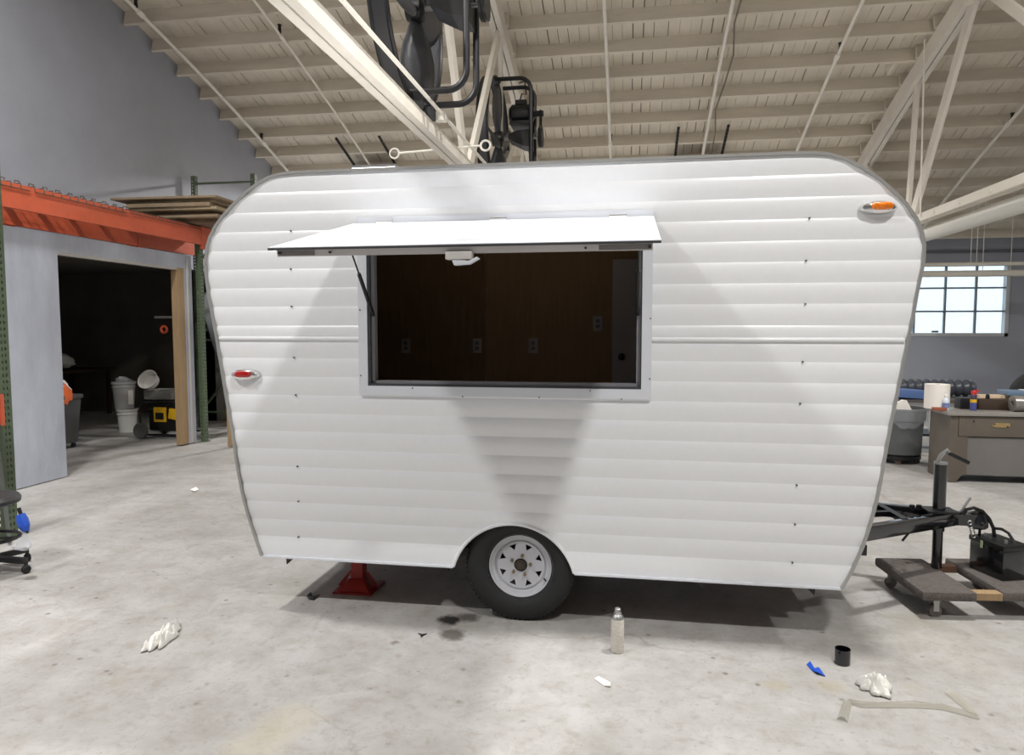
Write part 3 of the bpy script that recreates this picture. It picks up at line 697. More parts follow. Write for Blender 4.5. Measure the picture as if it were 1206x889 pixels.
# wheel
WXc, WZc, WR = -.590, .312, .312
def wheel(yface, sgn):
    """yface: outer face; sgn +1 goes inward along +Y"""
    Y = lambda d: yface + sgn * d
    prof = [(.187, Y(.0)), (.190, Y(.006)), (.183, Y(.014)), (.170, Y(.018)), (.166, Y(.03)), (.150, Y(.034)), (.146, Y(.044)), (.132, Y(.046)), (.132, Y(.16)), (.187, Y(.17))]
    rim = MB().lathe(prof, (WXc, 0, WZc), 'Y', 48, caps=False)
    o = rim.build('wheel', RIM_M, TR, smooth=40, fix=True)
    # dished disc with eight triangular windows
    bm = bmesh.new(); edges = []
    def loop(pts):
        vs = [bm.verts.new(p) for p in pts]; return [bm.edges.new((vs[i], vs[(i + 1) % len(vs)])) for i in range(len(vs))]
    yd = Y(.040)
    edges += loop([(.136 * math.cos(2 * math.pi * k / 48), yd, .136 * math.sin(2 * math.pi * k / 48)) for k in range(48)])
    edges += loop([(.038 * math.cos(2 * math.pi * k / 20), yd, .038 * math.sin(2 * math.pi * k / 20)) for k in range(20)])
    for k in range(8):
        a = math.pi / 8 + k * math.pi / 4; ca, sa = math.cos(a), math.sin(a)
        tri = [(.090, 0.0), (.122, .021), (.122, -.021)]
        edges += loop([(r * ca - t * sa, yd, r * sa + t * ca) for r, t in tri])
    bmesh.ops.triangle_fill(bm, use_beauty=True, edges=edges, use_dissolve=False)
    me = bpy.data.meshes.new('wheel_disc'); bm.to_mesh(me); bm.free()
    d = MB(); d.add([Vector(v.co) + Vector((WXc, 0, WZc)) for v in me.vertices], [list(p.vertices) for p in me.polygons])
    dk = d.build('wheel_disc', RIM_M, o, smooth=0); sm = dk.modifiers.new('thick', 'SOLIDIFY'); sm.thickness = .006; sm.offset = 0
    MB().lathe([(.074, yd - sgn * .003), (.078, yd - sgn * .010), (.070, yd - sgn * .012), (.058, yd - sgn * .006)], (WXc, 0, WZc), 'Y', 36).build('raised_ring', RIM_M, o) if False else None
    MB().lathe([(.125, Y(.12)), (.125, Y(.085)), (0.0, Y(.085))], (WXc, 0, WZc), 'Y', 24).build('brake_drum', BLACK_M, o)
    MB().lathe([(.036, Y(.10)), (.036, Y(.045)), (.030, Y(.03)), (.022, Y(.028)), (.020, Y(.02)), (0, Y(.02))], (WXc, 0, WZc), 'Y', 20).build('hub', mat('rusty_hub', (70, 62, 54), .5, metal=.5), o)
    for k in range(5):
        a = math.radians(90 + 72 * k - 10); p = (WXc + .056 * math.cos(a), 0, WZc + .056 * math.sin(a))
        MB().lathe([(.010, Y(.038)), (.010, Y(.022)), (.006, Y(.018)), (.004, Y(.008)), (0, Y(.008))], p, 'Y', 6).build('lug_nut', mat('brass_stud', (150, 134, 104), .4, metal=.7), o)
    a = math.radians(-28); p = Vector((WXc + .152 * math.cos(a), Y(.034), WZc + .152 * math.sin(a)))
    MB().tube([p, p + Vector((.012, -sgn * .03, .0))], .005, 6).build('valve_stem', BLACK_M, o)
    T = [(.178, Y(.012)), (.195, Y(-.006)), (.225, Y(-.016)), (.262, Y(-.014)), (.292, Y(.0)), (.306, Y(.014)), (WR, Y(.03)), (WR, Y(.045)), (WR - .006, Y(.047)), (WR - .006, Y(.053)), (WR, Y(.055)),
         (WR, Y(.085)), (WR - .006, Y(.087)), (WR - .006, Y(.093)), (WR, Y(.095)), (WR, Y(.125)), (.306, Y(.155)), (.262, Y(.182)), (.178, Y(.168))]
    ty = MB().lathe(T, (WXc, 0, WZc), 'Y', 64, closed=True).build('tire', RUBBER_M, o, smooth=50)
    b = MB(); rnd = random.Random(3)
    for k in range(72):
        a = 2 * math.pi * k / 72
        for (ya, yb) in ((.012, .042), (.058, .083), (.098, .13)):
            c, s = math.cos(a), math.sin(a); r0 = WR - .002
            tv = Vector((-s, 0, c)) * .005; rv = Vector((c, 0, s)); cc = Vector((WXc, 0, WZc))
            p0 = cc + rv * (r0 - .006) + Vector((0, Y(ya), 0)); p1 = cc + rv * (r0 - .006) + Vector((0, Y(yb), 0))
            b.add([p0 - tv, p0 + tv, p1 + tv, p1 - tv] + [q + rv * .007 for q in (p0 - tv, p0 + tv, p1 + tv, p1 - tv)], [(0, 1, 2, 3), (4, 5, 6, 7), (0, 1, 5, 4), (1, 2, 6, 5), (2, 3, 7, 6), (3, 0, 4, 7)])
    b.build('tread', RUBBER_M, o, smooth=0)
    return o
wheel(YT + .022, 1); wheel(YT2 - .03, -1)
# chassis
MB().tube([(WXc, YT + .15, WZc), (WXc, YT2 - .2, WZc)], .03, 12).build('axle', BLACK_M, TR)
for y in (4.15, 5.1): MB().box((-2.0, y - .03, .255), (1.15, y + .03, .31)).build('chassis_rail', BLACK_M, TR, smooth=0)
for (u, v) in ((345, 662), (505, 672), (820, 688), (951, 697)):
    q = on_y(u, v, YT + .05)
    MB().prism([(q.x - .035, .31), (q.x + .035, .31), (q.x + (.03 if u > 800 else -.03), .245)], YT + .03, YT + .07, 'XZ').build('stabiliser_bracket', BLACK_M, TR, smooth=0)
# tow bar
ZT = .515; YC = 4.66
A0 = on_z(1022, 619, ZT); A1 = on_z(1157, 604.5, ZT); B0 = on_z(1032, 592, ZT); B1 = on_z(1128, 603, ZT)
apex = Vector((A1.x - .13, YC + .04, ZT))
fd = (apex - A0); fd.z = 0; fd.normalize(); f0 = A0 - fd * .45
rd = (apex - B0); rd.z = 0; rd.normalize(); r0 = B0 - rd * .55
h = Vector((0, 0, .04))
def channel(b, p, q):
    b.bar(p - h, q - h, .06, .08)
    return b
rl1 = channel(MB(), f0, apex).build('tongue_rail', BLACKGLOSS_M, TR, bevel=.004); rl2 = channel(MB(), r0, apex).build('tongue_rail', BLACKGLOSS_M, TR, bevel=.004)
c0, c1 = on_z(1036, 594, ZT), on_z(1066, 611, ZT)
for (p, q, w) in ((c0, c1, .04), (on_z(1028, 603, ZT), on_z(1046, 602, ZT), .035)):
    MB().bar(p - Vector((0, 0, .012)), q - Vector((0, 0, .012)), w, .03).build('cross_brace', BLACKGLOSS_M, TR, smooth=0)
MB().cbox((1.15, YC, ZT - .13), (.4, .9, .06)).build('tongue_mount', BLACK_M, TR, smooth=0)
JX, JY = on_y(1104, 640, YC).x, YC
cpz = ZT - .06
b = MB().box((apex.x - .14, YC + .0, cpz - .02), (apex.x + .10, YC + .09, cpz + .05)); b.lathe([(0, .06), (.045, .045), (.06, 0), (.06, -.04), (.05, -.05), (0, -.05)], (apex.x + .12, YC + .045, cpz + .01), 'Z', 18)
cp = b.build('coupler', BLACKGLOSS_M, TR)
MB().bar((apex.x + .02, YC + .045, cpz + .05), (apex.x + .07, YC + .03, cpz + .15), .02, .012).build('coupler_lever', STEEL_M, cp, smooth=0)
jk = MB().lathe([(.036, .40), (.036, .82), (0, .82)], (JX, JY, 0), 'Z', 20).build('jack_post', BLACKGLOSS_M, TR)
MB().lathe([(.038, .815), (.038, .828), (0, .828)], (JX, JY, 0), 'Z', 20).build('jack_cap', STEEL_M, jk)
MB().lathe([(.029, .166), (.029, .42)], (JX, JY, 0), 'Z', 16).build('jack_leg', BLACKGLOSS_M, jk)
MB().cbox((JX, JY, ZT + .012), (.17, .14, .012)).build('jack_flange', BLACK_M, jk, smooth=0)
hz = .83; top = on_y(1118, 534, JY - .02); end = on_y(1141, 545, JY - .02)
MB().tube([(JX - .02, JY, hz - .005), (JX + .0, JY, hz + .04), (JX + .04, JY, hz + .075), top], [.012, .014, .013, .013], 8).build('crank_arm', STEEL_M, jk)
MB().tube([top, end], .012, 8).build('crank_grip', BLACK_M, jk)
for (u0, u1, dy) in ((1074, 1076, .0), (1082, 1080, .02)):
    MB().lathe([(.016, ZT), (.016, ZT + .03), (0, ZT + .03)], (on_z(u0, 600, ZT).x, on_z(u0, 600, ZT).y, 0), 'Z', 8).build('bolt', BLACK_M, TR)
e0 = on_z(1068, 605, ZT); MB().tube([e0, e0 + Vector((.0, -.05, -.1)), e0 + Vector((-.03, -.03, -.16))], .008, 6).build('wiring_loop', BLACK_M, TR)
CH0 = Vector((apex.x + .06, YC, cpz))
for i in range(5):
    MB().tube([CH0 + Vector((.012 * math.cos(t) + .006 * i, .004 * (i % 2), .012 * math.sin(t) - .02 * i)) for t in [2 * math.pi * k / 8 for k in range(8)]], .004, 4, closed=True).build('chain_link', STEEL_M, TR)

# ------------------------------------------------------------------ furniture dolly and battery
ZD = .162
D0 = on_z(1030, 656, ZD); D1 = on_z(1087, 697, ZD)
ax = (D1 - D0); L1 = ax.length; ax.normalize(); sd = Vector((-ax.y, ax.x, 0)); sd = sd if sd.x > 0 else -sd
org = D0.copy(); org.z = 0
DO = thing('furniture_dolly', 'wooden dolly with grey carpeted ends on casters under the jack post', 'dolly', tuple(org))
def dpt(s, l, z): return D0 + sd * s + ax * l + Vector((0, 0, z - ZD))
def dbox(s0, s1, l0, l1, z0, z1):
    vs = [dpt(s, l, z) for z in (z0, z1) for (s, l) in ((s0, l0), (s1, l0), (s1, l1), (s0, l1))]
    return MB().add(vs, [(0, 3, 2, 1), (4, 5, 6, 7), (0, 1, 5, 4), (1, 2, 6, 5), (2, 3, 7, 6), (3, 0, 4, 7)])
dbox(0, .30, 0, L1, ZD - .055, ZD).build('carpeted_end', CARPET_M, DO, bevel=.016)
dbox(.45, .77, -.02, L1 - .02, ZD - .055, ZD).build('carpeted_end', CARPET_M, DO, bevel=.016)
dbox(.302, .448, L1 - .085, L1 - .02, ZD - .05, ZD - .01).build('wood_spacer', PINE_M, DO, smooth=0)
dbox(.302, .448, .07, .13, ZD - .05, ZD - .01).build('wood_spacer', mat('dark_red_wood', (104, 74, 58), .7), DO, smooth=0)
for (s, l) in ((.06, .10), (.10, L1 - .06), (.60, .10), (.66, L1 - .06)):
    c = dpt(s, l, .034)
    k = MB().lathe([(0, -.014), (.034, -.014), (.034, .014), (0, .014)], (0, 0, 0), 'Y', 18)
    rot = Matrix.Rotation(random.uniform(-.6, .6), 3, 'Z'); k.v = [rot @ v + c for v in k.v]
    w = k.build('caster_wheel', mat('grey_caster', (96, 90, 84), .5), DO)
    b = MB().bar(c + Vector((0, 0, .0)) + rot @ Vector((0, .019, 0)), dpt(s, l, ZD - .056) + rot @ Vector((0, .019, 0)), .03, .004, up=(0, 1, 0)).bar(c + rot @ Vector((0, -.019, 0)), dpt(s, l, ZD - .056) + rot @ Vector((0, -.019, 0)), .03, .004, up=(0, 1, 0))
    b.cbox(dpt(s, l, ZD - .059), (.05, .05, .006)); b.build('caster_fork', STEEL_M, w, smooth=0)
p0, p1, p2 = on_z(1141, 668, ZD), on_z(1176, 683, ZD), on_z(1203, 682, ZD)
u_ = (p1 - p0).normalized(); l_u = (p1 - p0).length; w_ = Vector((-u_.y, u_.x, 0)); w_ = w_ if w_.x > 0 else -w_
p0 = p0 + w_ * .0
BT = thing('car_battery', 'black box battery with cables sitting on the carpeted dolly', 'battery', tuple(p0 + (p1 - p0) * .5))
def bb(s0, s1, t0, t1, z0, z1):
    vs = [p0 + u_ * s + w_ * t + Vector((0, 0, z)) for z in (z0, z1) for (s, t) in ((s0, t0), (s1, t0), (s1, t1), (s0, t1))]
    return MB().add(vs, [(0, 3, 2, 1), (4, 5, 6, 7), (0, 1, 5, 4), (1, 2, 6, 5), (2, 3, 7, 6), (3, 0, 4, 7)])
BL = max(l_u, .25); BW = .17; BH = .21
bb(0, BL, 0, BW, .001, BH - .03).build('case', BLACKGLOSS_M, BT, bevel=.006); bb(-.006, BL + .006, -.006, BW + .006, BH - .032, BH).build('lid', BLACK_M, BT, bevel=.006)
bb(BL * .35, BL * .42, -.008, -.005, BH - .055, BH - .01).build('sticker', mat('pale_green_sticker', (170, 190, 150), .5), BT, smooth=0)
tm = [p0 + u_ * s + w_ * t + Vector((0, 0, BH)) for (s, t) in ((.05, .06), (BL - .05, .06))]
for q in tm: MB().lathe([(.011, 0), (.009, .02), (0, .02)], q, 'Z', 10).build('terminal', STEEL_M, BT)
def cable(px, y0, y1, r):
    n = len(px); MB().tube([on_y(u, v, y0 + (y1 - y0) * i / (n - 1)) for i, (u, v) in enumerate(px)], r, 8).build('cable', BLACK_M, BT)
ty = tm[0].y
cable([(1134, 606), (1138, 600), (1147, 598), (1157, 602), (1165, 611), (1170, 622), (1172, 638)], YC + .02, ty, .011)
cable([(1171, 622), (1180, 623), (1188, 628), (1193, 636), (1194, 645)], ty, tm[1].y, .009)
cable([(1157, 616), (1154, 622), (1153, 636)], YC - .02, ty + .02, .008)
# red jack stand under the camper tail
js = on_z(421, 694, 0); jx, jy = -1.675, 4.16
JS = thing('jack_stand', 'red steel jack stand on the floor under the camper tail', 'jack stand', (jx, jy, 0))
b = MB()
def frus(b, s0, z0, s1, z1):
    vs = [(jx + sx_ * s0, jy + sy_ * s0, z0) for sx_, sy_ in ((-1, -1), (1, -1), (1, 1), (-1, 1))] + [(jx + sx_ * s1, jy + sy_ * s1, z1) for sx_, sy_ in ((-1, -1), (1, -1), (1, 1), (-1, 1))]
    return b.add(vs, [(0, 3, 2, 1), (4, 5, 6, 7), (0, 1, 5, 4), (1, 2, 6, 5), (2, 3, 7, 6), (3, 0, 4, 7)])
frus(MB(), .125, .001, .125, .012).build('base_plate', RED_M, JS, smooth=0)
frus(MB(), .105, .012, .042, .075).build('skirt', RED_M, JS, bevel=.004)
frus(MB(), .040, .075, .036, .245).build('column', RED_M, JS, bevel=.004)
frus(MB(), .05, .245, .055, .254).build('saddle', RED_M, JS, smooth=0)
MB().prism([(jx - .14, .012), (jx - .105, .012), (jx - .05, .10), (jx - .06, .11)], jy - .006, jy + .006, 'XZ').build('fin', RED_M, JS, smooth=0)
MB().prism([(jx + .14, .012), (jx + .105, .012), (jx + .05, .10), (jx + .06, .11)], jy - .006, jy + .006, 'XZ').build('fin', RED_M, JS, smooth=0)

# ------------------------------------------------------------------ small things on the floor
q = on_z(727, 767, 0)
SC = thing('spray_can', 'white printed aerosol can standing on the floor before the camper wheel', 'spray can', (q.x, q.y, 0))
MB().lathe([(.030, .001), (.033, .004), (.033, .172), (.031, .176)], (q.x, q.y, 0), 'Z', 24).build('can_body', SPRAY_M, SC)
MB().lathe([(.032, .174), (.033, .178), (.031, .184), (.020, .198), (.020, .204), (.014, .206)], (q.x, q.y, 0), 'Z', 24).build('dome', STEEL_M, SC)
MB().lathe([(.015, .204), (.016, .224), (.012, .228), (0, .228)], (q.x, q.y, 0), 'Z', 14).build('nozzle', STEEL_M, SC)
q = on_z(992, 781, 0)
tag(MB().lathe([(.036, .001), (.036, .075), (.032, .075), (.032, .006), (0.0, .006), (0.0, .001)], (q.x, q.y, 0), 'Z', 28).build('plastic_cup', BLACKGLOSS_M, origin=(q.x, q.y, 0)), 'small open black plastic cup upright on the concrete', 'cup')
def rag(u, v, sx_, sy_, rz, seed, label):
    c = on_z(u, v, 0); rnd = random.Random(seed); n = 26; vs = []; fs = []
    ph = [(rnd.uniform(6, 15), rnd.uniform(6, 15), rnd.uniform(0, 6.3)) for _ in range(5)]
    for i in range(n):
        for j in range(n):
            a, d = i / (n - 1) * 2 - 1, j / (n - 1) * 2 - 1
            rr = max(abs(a), abs(d)); k = 1 / max(1e-6, math.hypot(a, d)) * rr if rr > 0 else 1
            k = .55 + .45 * k
            e = 1 + .25 * math.sin(3 * math.atan2(d, a) + seed) + .16 * math.sin(7 * math.atan2(d, a))
            X, Y_ = a * k * sx_ * e, d * k * sy_ * e
            f = sum(math.sin(p * a + q_ * d + r) for p, q_, r in ph) / 5
            f2 = abs(math.sin(5 * a + 4 * math.sin(3 * d + seed)))
            hgt = max(0, 1 - rr ** 3) * (.034 + .034 * f + .030 * f2) + .004 + .006 * abs(f)
            vs.append((X * math.cos(rz) - Y_ * math.sin(rz) + c.x, X * math.sin(rz) + Y_ * math.cos(rz) + c.y, max(.002, hgt)))
    for i in range(n - 1):
        for j in range(n - 1): fs.append((i * n + j, (i + 1) * n + j, (i + 1) * n + j + 1, i * n + j + 1))
    o = MB().add(vs, fs).build('crumpled_rag', CLOTH_M, fix=False, smooth=40, origin=(c.x, c.y, 0)); tag(o, label, 'rag')
    so = o.modifiers.new('thick', 'SOLIDIFY'); so.thickness = .003; so.offset = 1
rag(195, 753, .036, .14, .12, 2, 'crumpled long white rag alone on the concrete near the stool')
rag(1031, 813, .062, .05, -.45, 5, 'crumpled white rag on the concrete beside the clear film strip')
def scrap(name, px, m, label, cat, th=.004, lift=.012):
    P = [on_z(u, v, 0) for u, v in px]; c = sum(P, Vector()) / len(P); n = len(P)
    top = [Vector((p.x, p.y, th + (lift if i % 2 else 0))) for i, p in enumerate(P)]; bot = [p - Vector((0, 0, th)) + Vector((0, 0, .0008)) for p in top]
    tc = Vector((c.x, c.y, th + lift * .3))
    vs = top + bot + [tc]; fs = [(i, (i + 1) % n, 2 * n) for i in range(n)] + [(i, i + n, (i + 1) % n + n, (i + 1) % n) for i in range(n)] + [tuple(range(2 * n - 1, n - 1, -1))]
    tag(MB().add(vs, fs).build(name, m, smooth=0, origin=(c.x, c.y, 0)), label, cat)
scrap('paper_scrap', [(700, 800), (705, 799), (719, 805), (719, 810), (711, 808)], PAPER_M, 'small white paper scrap on the concrete before the spray can', 'scrap', .006, .006)
scrap('tape_scrap', [(950, 783), (954, 782), (958, 788), (964, 789), (972, 797), (963, 795), (957, 791)], BLUE_M, 'torn bit of blue tape on the concrete by the black cup', 'scrap')
scrap('leaf_scrap', [(361, 702), (366, 700), (369, 704), (377, 703), (370, 707), (363, 707)], BLACK_M, 'curled dark scrap on the floor before the red jack stand', 'scrap')
scrap('twig_scrap', [(492, 746), (497, 748), (503, 746.5), (498, 749.5), (496, 751), (495, 748.5)], BLACK_M, 'tiny forked dark scrap on the concrete before the wheel', 'scrap', .004, .004)
scrap('foil_scrap', [(224, 577), (231, 575), (234, 577), (229, 580)], PAPER_M, 'small crumpled foil scrap on the floor before the doorway', 'scrap', .006, .01)
# clear film strip
ctr = [(992, 849), (998, 828), (1012, 831), (1045, 831), (1080, 831), (1110, 834), (1150, 846), (1134, 830), (1118, 816)]
wd = [.022, .018, .02, .022, .024, .02, .016, .02, .022]
PT_ = [on_z(u, v, 0) for u, v in ctr]; vs = []
for i, p in enumerate(PT_):
    d = PT_[min(i + 1, 8)] - PT_[max(i - 1, 0)]; d.normalize(); nn = Vector((-d.y, d.x, 0)) * wd[i]
    for s_, zz in ((-1, .003), (-.4, .016 + .008 * (i % 2)), (.4, .008 + .010 * ((i + 1) % 2)), (1, .003)): vs.append(p + nn * s_ + Vector((0, 0, zz)))
fs = [(i * 4 + k, i * 4 + k + 1, i * 4 + 5 + k, i * 4 + 4 + k) for i in range(8) for k in range(3)]
o = MB().add(vs, fs).build('film_strip', mat('cloudy_film', (186, 182, 168), .2, alpha=.6), fix=False, origin=tuple(PT_[4])); tag(o, 'long clear plastic film strip folded at both ends on the concrete', 'film')

# ------------------------------------------------------------------ pallet racks on the left
def post(b, x, y, z0, z1, w=.075, holes=False):
    """open-backed channel upright, its front and near side punched with rows of slots"""
    t = .006; h_ = w / 2
    def plate(bx, cols, lo, hi):
        """bx(a0, a1, z0, z1) adds one strip; cols are (centre, half width) of the slot columns"""
        edges = [lo]
        for c, k in cols: edges += [c - k, c + k]
        edges.append(hi)
        for q in range(0, len(edges), 2): bx(edges[q], edges[q + 1], z0, z1)
        for c, k in cols:
            z = z0 + .06; prev = z0
            while z < z1 - .05: bx(c - k, c + k, prev, z - .012); prev = z + .012; z += .0508
            bx(c - k, c + k, prev, z1)
    front = lambda a0, a1, za, zb: b.box((x + h_ - t, y + a0, za), (x + h_, y + a1, zb))
    near = lambda a0, a1, za, zb: b.box((x + a0, y - h_, za), (x + a1, y - h_ + t, zb))
    plate(front, [(-.016, .007), (.016, .007)] if holes else [], -h_, h_)
    plate(near, [(-.012, .008)] if holes else [], -h_, h_ - t)
    b.box((x - h_, y + h_ - t, z0), (x + h_ - t, y + h_, z1))
    return b
RX0, RX1 = -7.06, -6.075
RK = thing('pallet_rack', 'pallet rack with orange beams above the grey partition doorway', 'rack', (-6.5, 7.7, 0), 'steel pallet racks')
for (x, y) in ((RX1, 5.0), (RX1, 9.30)):
    ztop = 3.04
    post(MB(), x, y, .006, ztop, holes=y > 6).build('upright', GREEN_M, RK, smooth=0)
    MB().box((x - .06, y - .06, 0), (x + .06, y + .06, .006)).build('foot_plate', GREEN_M, RK, smooth=0)
BZ0, BZ1 = 2.83, 3.075
for x in (RX1 + .02, RX0):
    b = MB(); d = -1 if x > -6.5 else 1
    b.prism([(x, BZ0), (x + .045, BZ0), (x + .045, BZ1), (x + .012, BZ1), (x + .012, BZ1 - .04), (x, BZ1 - .04)], 5.04, 9.52 if x > -6.5 else 10.62, 'XZ')
    bo = b.build('beam', ORANGE_M, RK, smooth=0)
    MB().box((x + .0, 9.27, BZ0 - .06), (x + .05, 9.36, BZ1 + .01)).build('beam_connector', ORANGE_M, bo, smooth=0)
for y in (5.1, 7.2, 9.3): MB().box((XG + .001, y - .04, BZ0 - .05), (RX0 + .001, y + .04, BZ0 + .12)).build('wall_bracket', ORANGE_M, RK, smooth=0)
# wire decks: wires run over the front beam and hook down its face
def deck(y0, y1, sp, hook, r):
    b = MB(); y = y0
    xf = RX1 + .07
    while y <= y1:
        b.tube([(RX0, y, BZ1 + .012), (xf, y, BZ1 + .012), (xf + .004, y, BZ1 - hook)], r, 5); y += sp
    x = RX0 + .05
    while x < xf - .02: b.tube([(x, y0, BZ1 + .006), (x, y1, BZ1 + .006)], r, 5); x += .11
    if hook > .03: b.tube([(xf + .006, y0, BZ1 - hook), (xf + .006, y1, BZ1 - hook)], r, 5)
    for yy in (y0 + .2, (y0 + y1) / 2, y1 - .2): b.box((RX0 + .03, yy - .03, BZ1 - .05), (RX1, yy + .03, BZ1 + .0))
    return b.build('wire_deck', WIRE_M, RK)
# front hooks stand proud as loops
deck(5.1, 6.35, .115, .045, .0055); deck(6.42, 7.75, .115, .045, .0055); deck(7.82, 9.25, .05, .035, .004)
b = MB(); y = 5.2
while y < 7.9:
    b.tube([(RX1 + .03, y, BZ1 + .012), (RX1 + .03, y, BZ1 + .038), (RX1 + .03, y + .06, BZ1 + .038), (RX1 + .03, y + .05, BZ1 + .012)], .005, 5); y += .17
b.build('wire_lip', WIRE_M, RK)
# sheets stacked on the rack
za = BZ1 + .022; rnd = random.Random(11)
specs = [(.05, CARD3_M, 'dark particle board sheet lying at the bottom of the stack on the rack', -6.90, -5.60, 9.0), (.04, CARD_M, 'brown fibreboard sheet second from the bottom of the stack on the rack', -6.95, -5.50, 8.86),
         (.045, CARD3_M, 'dark particle board sheet in the middle of the stack on the rack', -6.80, -5.66, 8.92), (.035, CARD2_M, 'tan plywood sheet resting on the middle of the stack on the rack', -6.86, -5.46, 8.78),
         (.05, CARD_M, 'thick brown board third from the top of the stack on the rack', -6.78, -5.56, 8.74), (.04, CARD2_M, 'tan board with crumbling edge just below the top sheet on the rack', -6.70, -5.52, 8.80),
         (.03, CARD_M, 'slightly skewed brown top sheet of the stack on the rack', -6.97, -5.43, 8.68)]
gaps = [.0, .006, .01, .012, .008, .016, .02]
for (th, m, lb, x0, x1, y0), g in zip(specs, gaps):
    za += g * .2; n = 8; vs = []; y1 = 10.6 + rnd.uniform(-.1, 0); tilt = .012 if 'top' in lb.split()[3:5] or 'tilted' in lb else 0
    o = MB().box((x0, y0, za), (x1, y1, za + th), rot=Matrix.Rotation(rnd.uniform(-.03, .03), 3, 'Z')).build('board_sheet', m, bevel=.003, origin=((x0 + x1) / 2, (y0 + y1) / 2, za))
    tag(o, lb, 'board', 'stacked board sheets'); za += th + .0005
    # small spacers keep the boards apart
# upright frame of a second rack farther along the gable wall
YR2 = 10.72
R2 = thing('pallet_rack', 'tall green rack upright frame against the gable wall behind the boards', 'rack', (-6.5, YR2, 0), 'steel pallet racks')
xf = -6.0
for x in (-7.05, xf):
    post(MB(), x, YR2, .006, 4.12, holes=True).build('upright', GREEN_M, R2, smooth=0)
    MB().box((x - .06, YR2 - .06, 0), (x + .06, YR2 + .06, .006)).build('foot_plate', GREEN_M, R2, smooth=0)
for z in (.25, 1.45, 2.65, 4.0): MB().bar((-7.02, YR2, z), (xf - .03, YR2, z), .03, .035, up=(0, 1, 0)).build('strut', GREEN_M, R2, smooth=0)
for (z0, z1) in ((.3, 1.4), (1.5, 2.6), (2.7, 3.9)): MB().bar((-7.02, YR2, z0), (xf - .03, YR2, z1), .03, .03, up=(0, 1, 0)).build('brace', GREEN_M, R2, smooth=0)
for z in (.35, 1.55): MB().box((xf - .01, YR2 + .03, z), (xf + .03, 13.5, z + .1)).build('beam', GREEN_M, R2, smooth=0)
# leaning dark sheet and lumber by the second rack
o = MB().prism([(-5.88, .001), (-5.86, .001), (-6.56, 2.2), (-6.58, 2.2)], 9.95, 10.55, 'XZ').build('leaning_sheet', mat('charcoal_sheet', (58, 62, 66), .6), smooth=0, origin=(-5.9, 10.4, 0))
tag(o, 'dark grey sheet leaning beside the green rack upright behind the camper tail', 'panel')
lb0 = on_z(276, 527, 0)
o = MB().bar((lb0.x - .05, lb0.y, .012), (lb0.x - .22, lb0.y + .25, 1.45), .09, .04, up=(1, 0, 0)).build('lumber_board', PINE_M, smooth=0, origin=(lb0.x, lb0.y, 0))
tag(o, 'pine board standing up by the tail of the camper', 'board')
# near rack upright at the picture's edge
g = on_z(9, 634, 0); gx, gy = g.x, g.y
R3 = thing('pallet_rack', 'green slotted rack upright with orange beam end behind the stool', 'rack', (gx, gy, 0), 'steel pallet racks')
for yy in (gy, gy - 2.5):
    post(MB(), gx, yy, .006, 3.0, .10, holes=True).build('upright', GREEN_M, R3, smooth=0)
    MB().box((gx - .07, yy - .07, 0), (gx + .07, yy + .07, .006)).build('foot_plate', GREEN_M, R3, smooth=0)
zb_ = on_y(2, 497, gy).z; zt_ = on_y(2, 468, gy).z
bo = MB().box((gx + .0, gy - 2.5, zb_), (gx + .05, gy - .05, zt_)).build('beam', ORANGE_M, R3, smooth=0)
MB().box((gx + .051, gy - .06, zb_ - .02), (gx + .060, gy - .028, zt_ + .03)).build('beam_connector', ORANGE_M, bo, smooth=0)
q0 = on_y(14, 585, gy - .12); q1 = on_y(-14, 470, gy - .12)
o = MB().tube([(gx + .17, gy - .15, .014), (gx + .068, gy - .15, 1.2)], .013, 8).build('leaning_rod', mat('grey_rod', (96, 100, 98), .5), origin=(q0.x, q0.y, 0))
tag(o, 'grey rod leaning on the near green rack upright', 'rod')

# ------------------------------------------------------------------ stool
sc = Vector((-4.235, 4.02, 0))
ST = thing('shop_stool', 'black round shop stool on casters before the green upright', 'stool', tuple(sc))
zs = on_y(20, 590, 4.0).z
MB().lathe([(0, zs - .045), (.15, zs - .045), (.185, zs - .03), (.19, zs - .005), (.175, zs + .02), (.12, zs + .028), (0, zs + .028)], (sc.x, sc.y, 0), 'Z', 36).build('seat', mat('black_vinyl', (44, 43, 44), .45), ST)
MB().lathe([(.03, .10), (.03, .28), (.018, .28), (.018, zs - .04)], (sc.x, sc.y, 0), 'Z', 16).build('gas_lift', BLACK_M, ST)
MB().tube(circ((sc.x, sc.y, .235), .17, 32, 'Z'), .012, 8, closed=True).build('foot_ring', BLACK_M, ST)
for k in range(3):
    a = 2.1 * k + .3; MB().bar((sc.x, sc.y, .235), (sc.x + .17 * math.cos(a), sc.y + .17 * math.sin(a), .235), .015, .015).build('ring_spoke', BLACK_M, ST, smooth=0)
cq = on_z(31, 675, 0); a0 = math.atan2(cq.y - sc.y, cq.x - sc.x); RB = (cq - sc).length
for k in range(5):
    a = a0 + 2 * math.pi * k / 5; d = Vector((math.cos(a), math.sin(a), 0)); e = sc + d * RB
    MB().bar(sc + Vector((0, 0, .10)), e + Vector((0, 0, .085)), .05, .035).build('base_leg', BLACK_M, ST, bevel=.008)
    rot = Matrix.Rotation(a + 1.2, 3, 'Z'); kk = MB().lathe([(0, -.018), (.022, -.018), (.028, -.010), (.028, .010), (.022, .018), (0, .018)], (0, 0, 0), 'Y', 16)
    kk.v = [rot @ v + e + Vector((0, 0, .0285)) for v in kk.v]; kk.build('caster', RUBBER_M, ST)
    MB().lathe([(.012, .05), (.012, .075)], e, 'Z', 8).build('caster_stem', BLACK_M, ST)
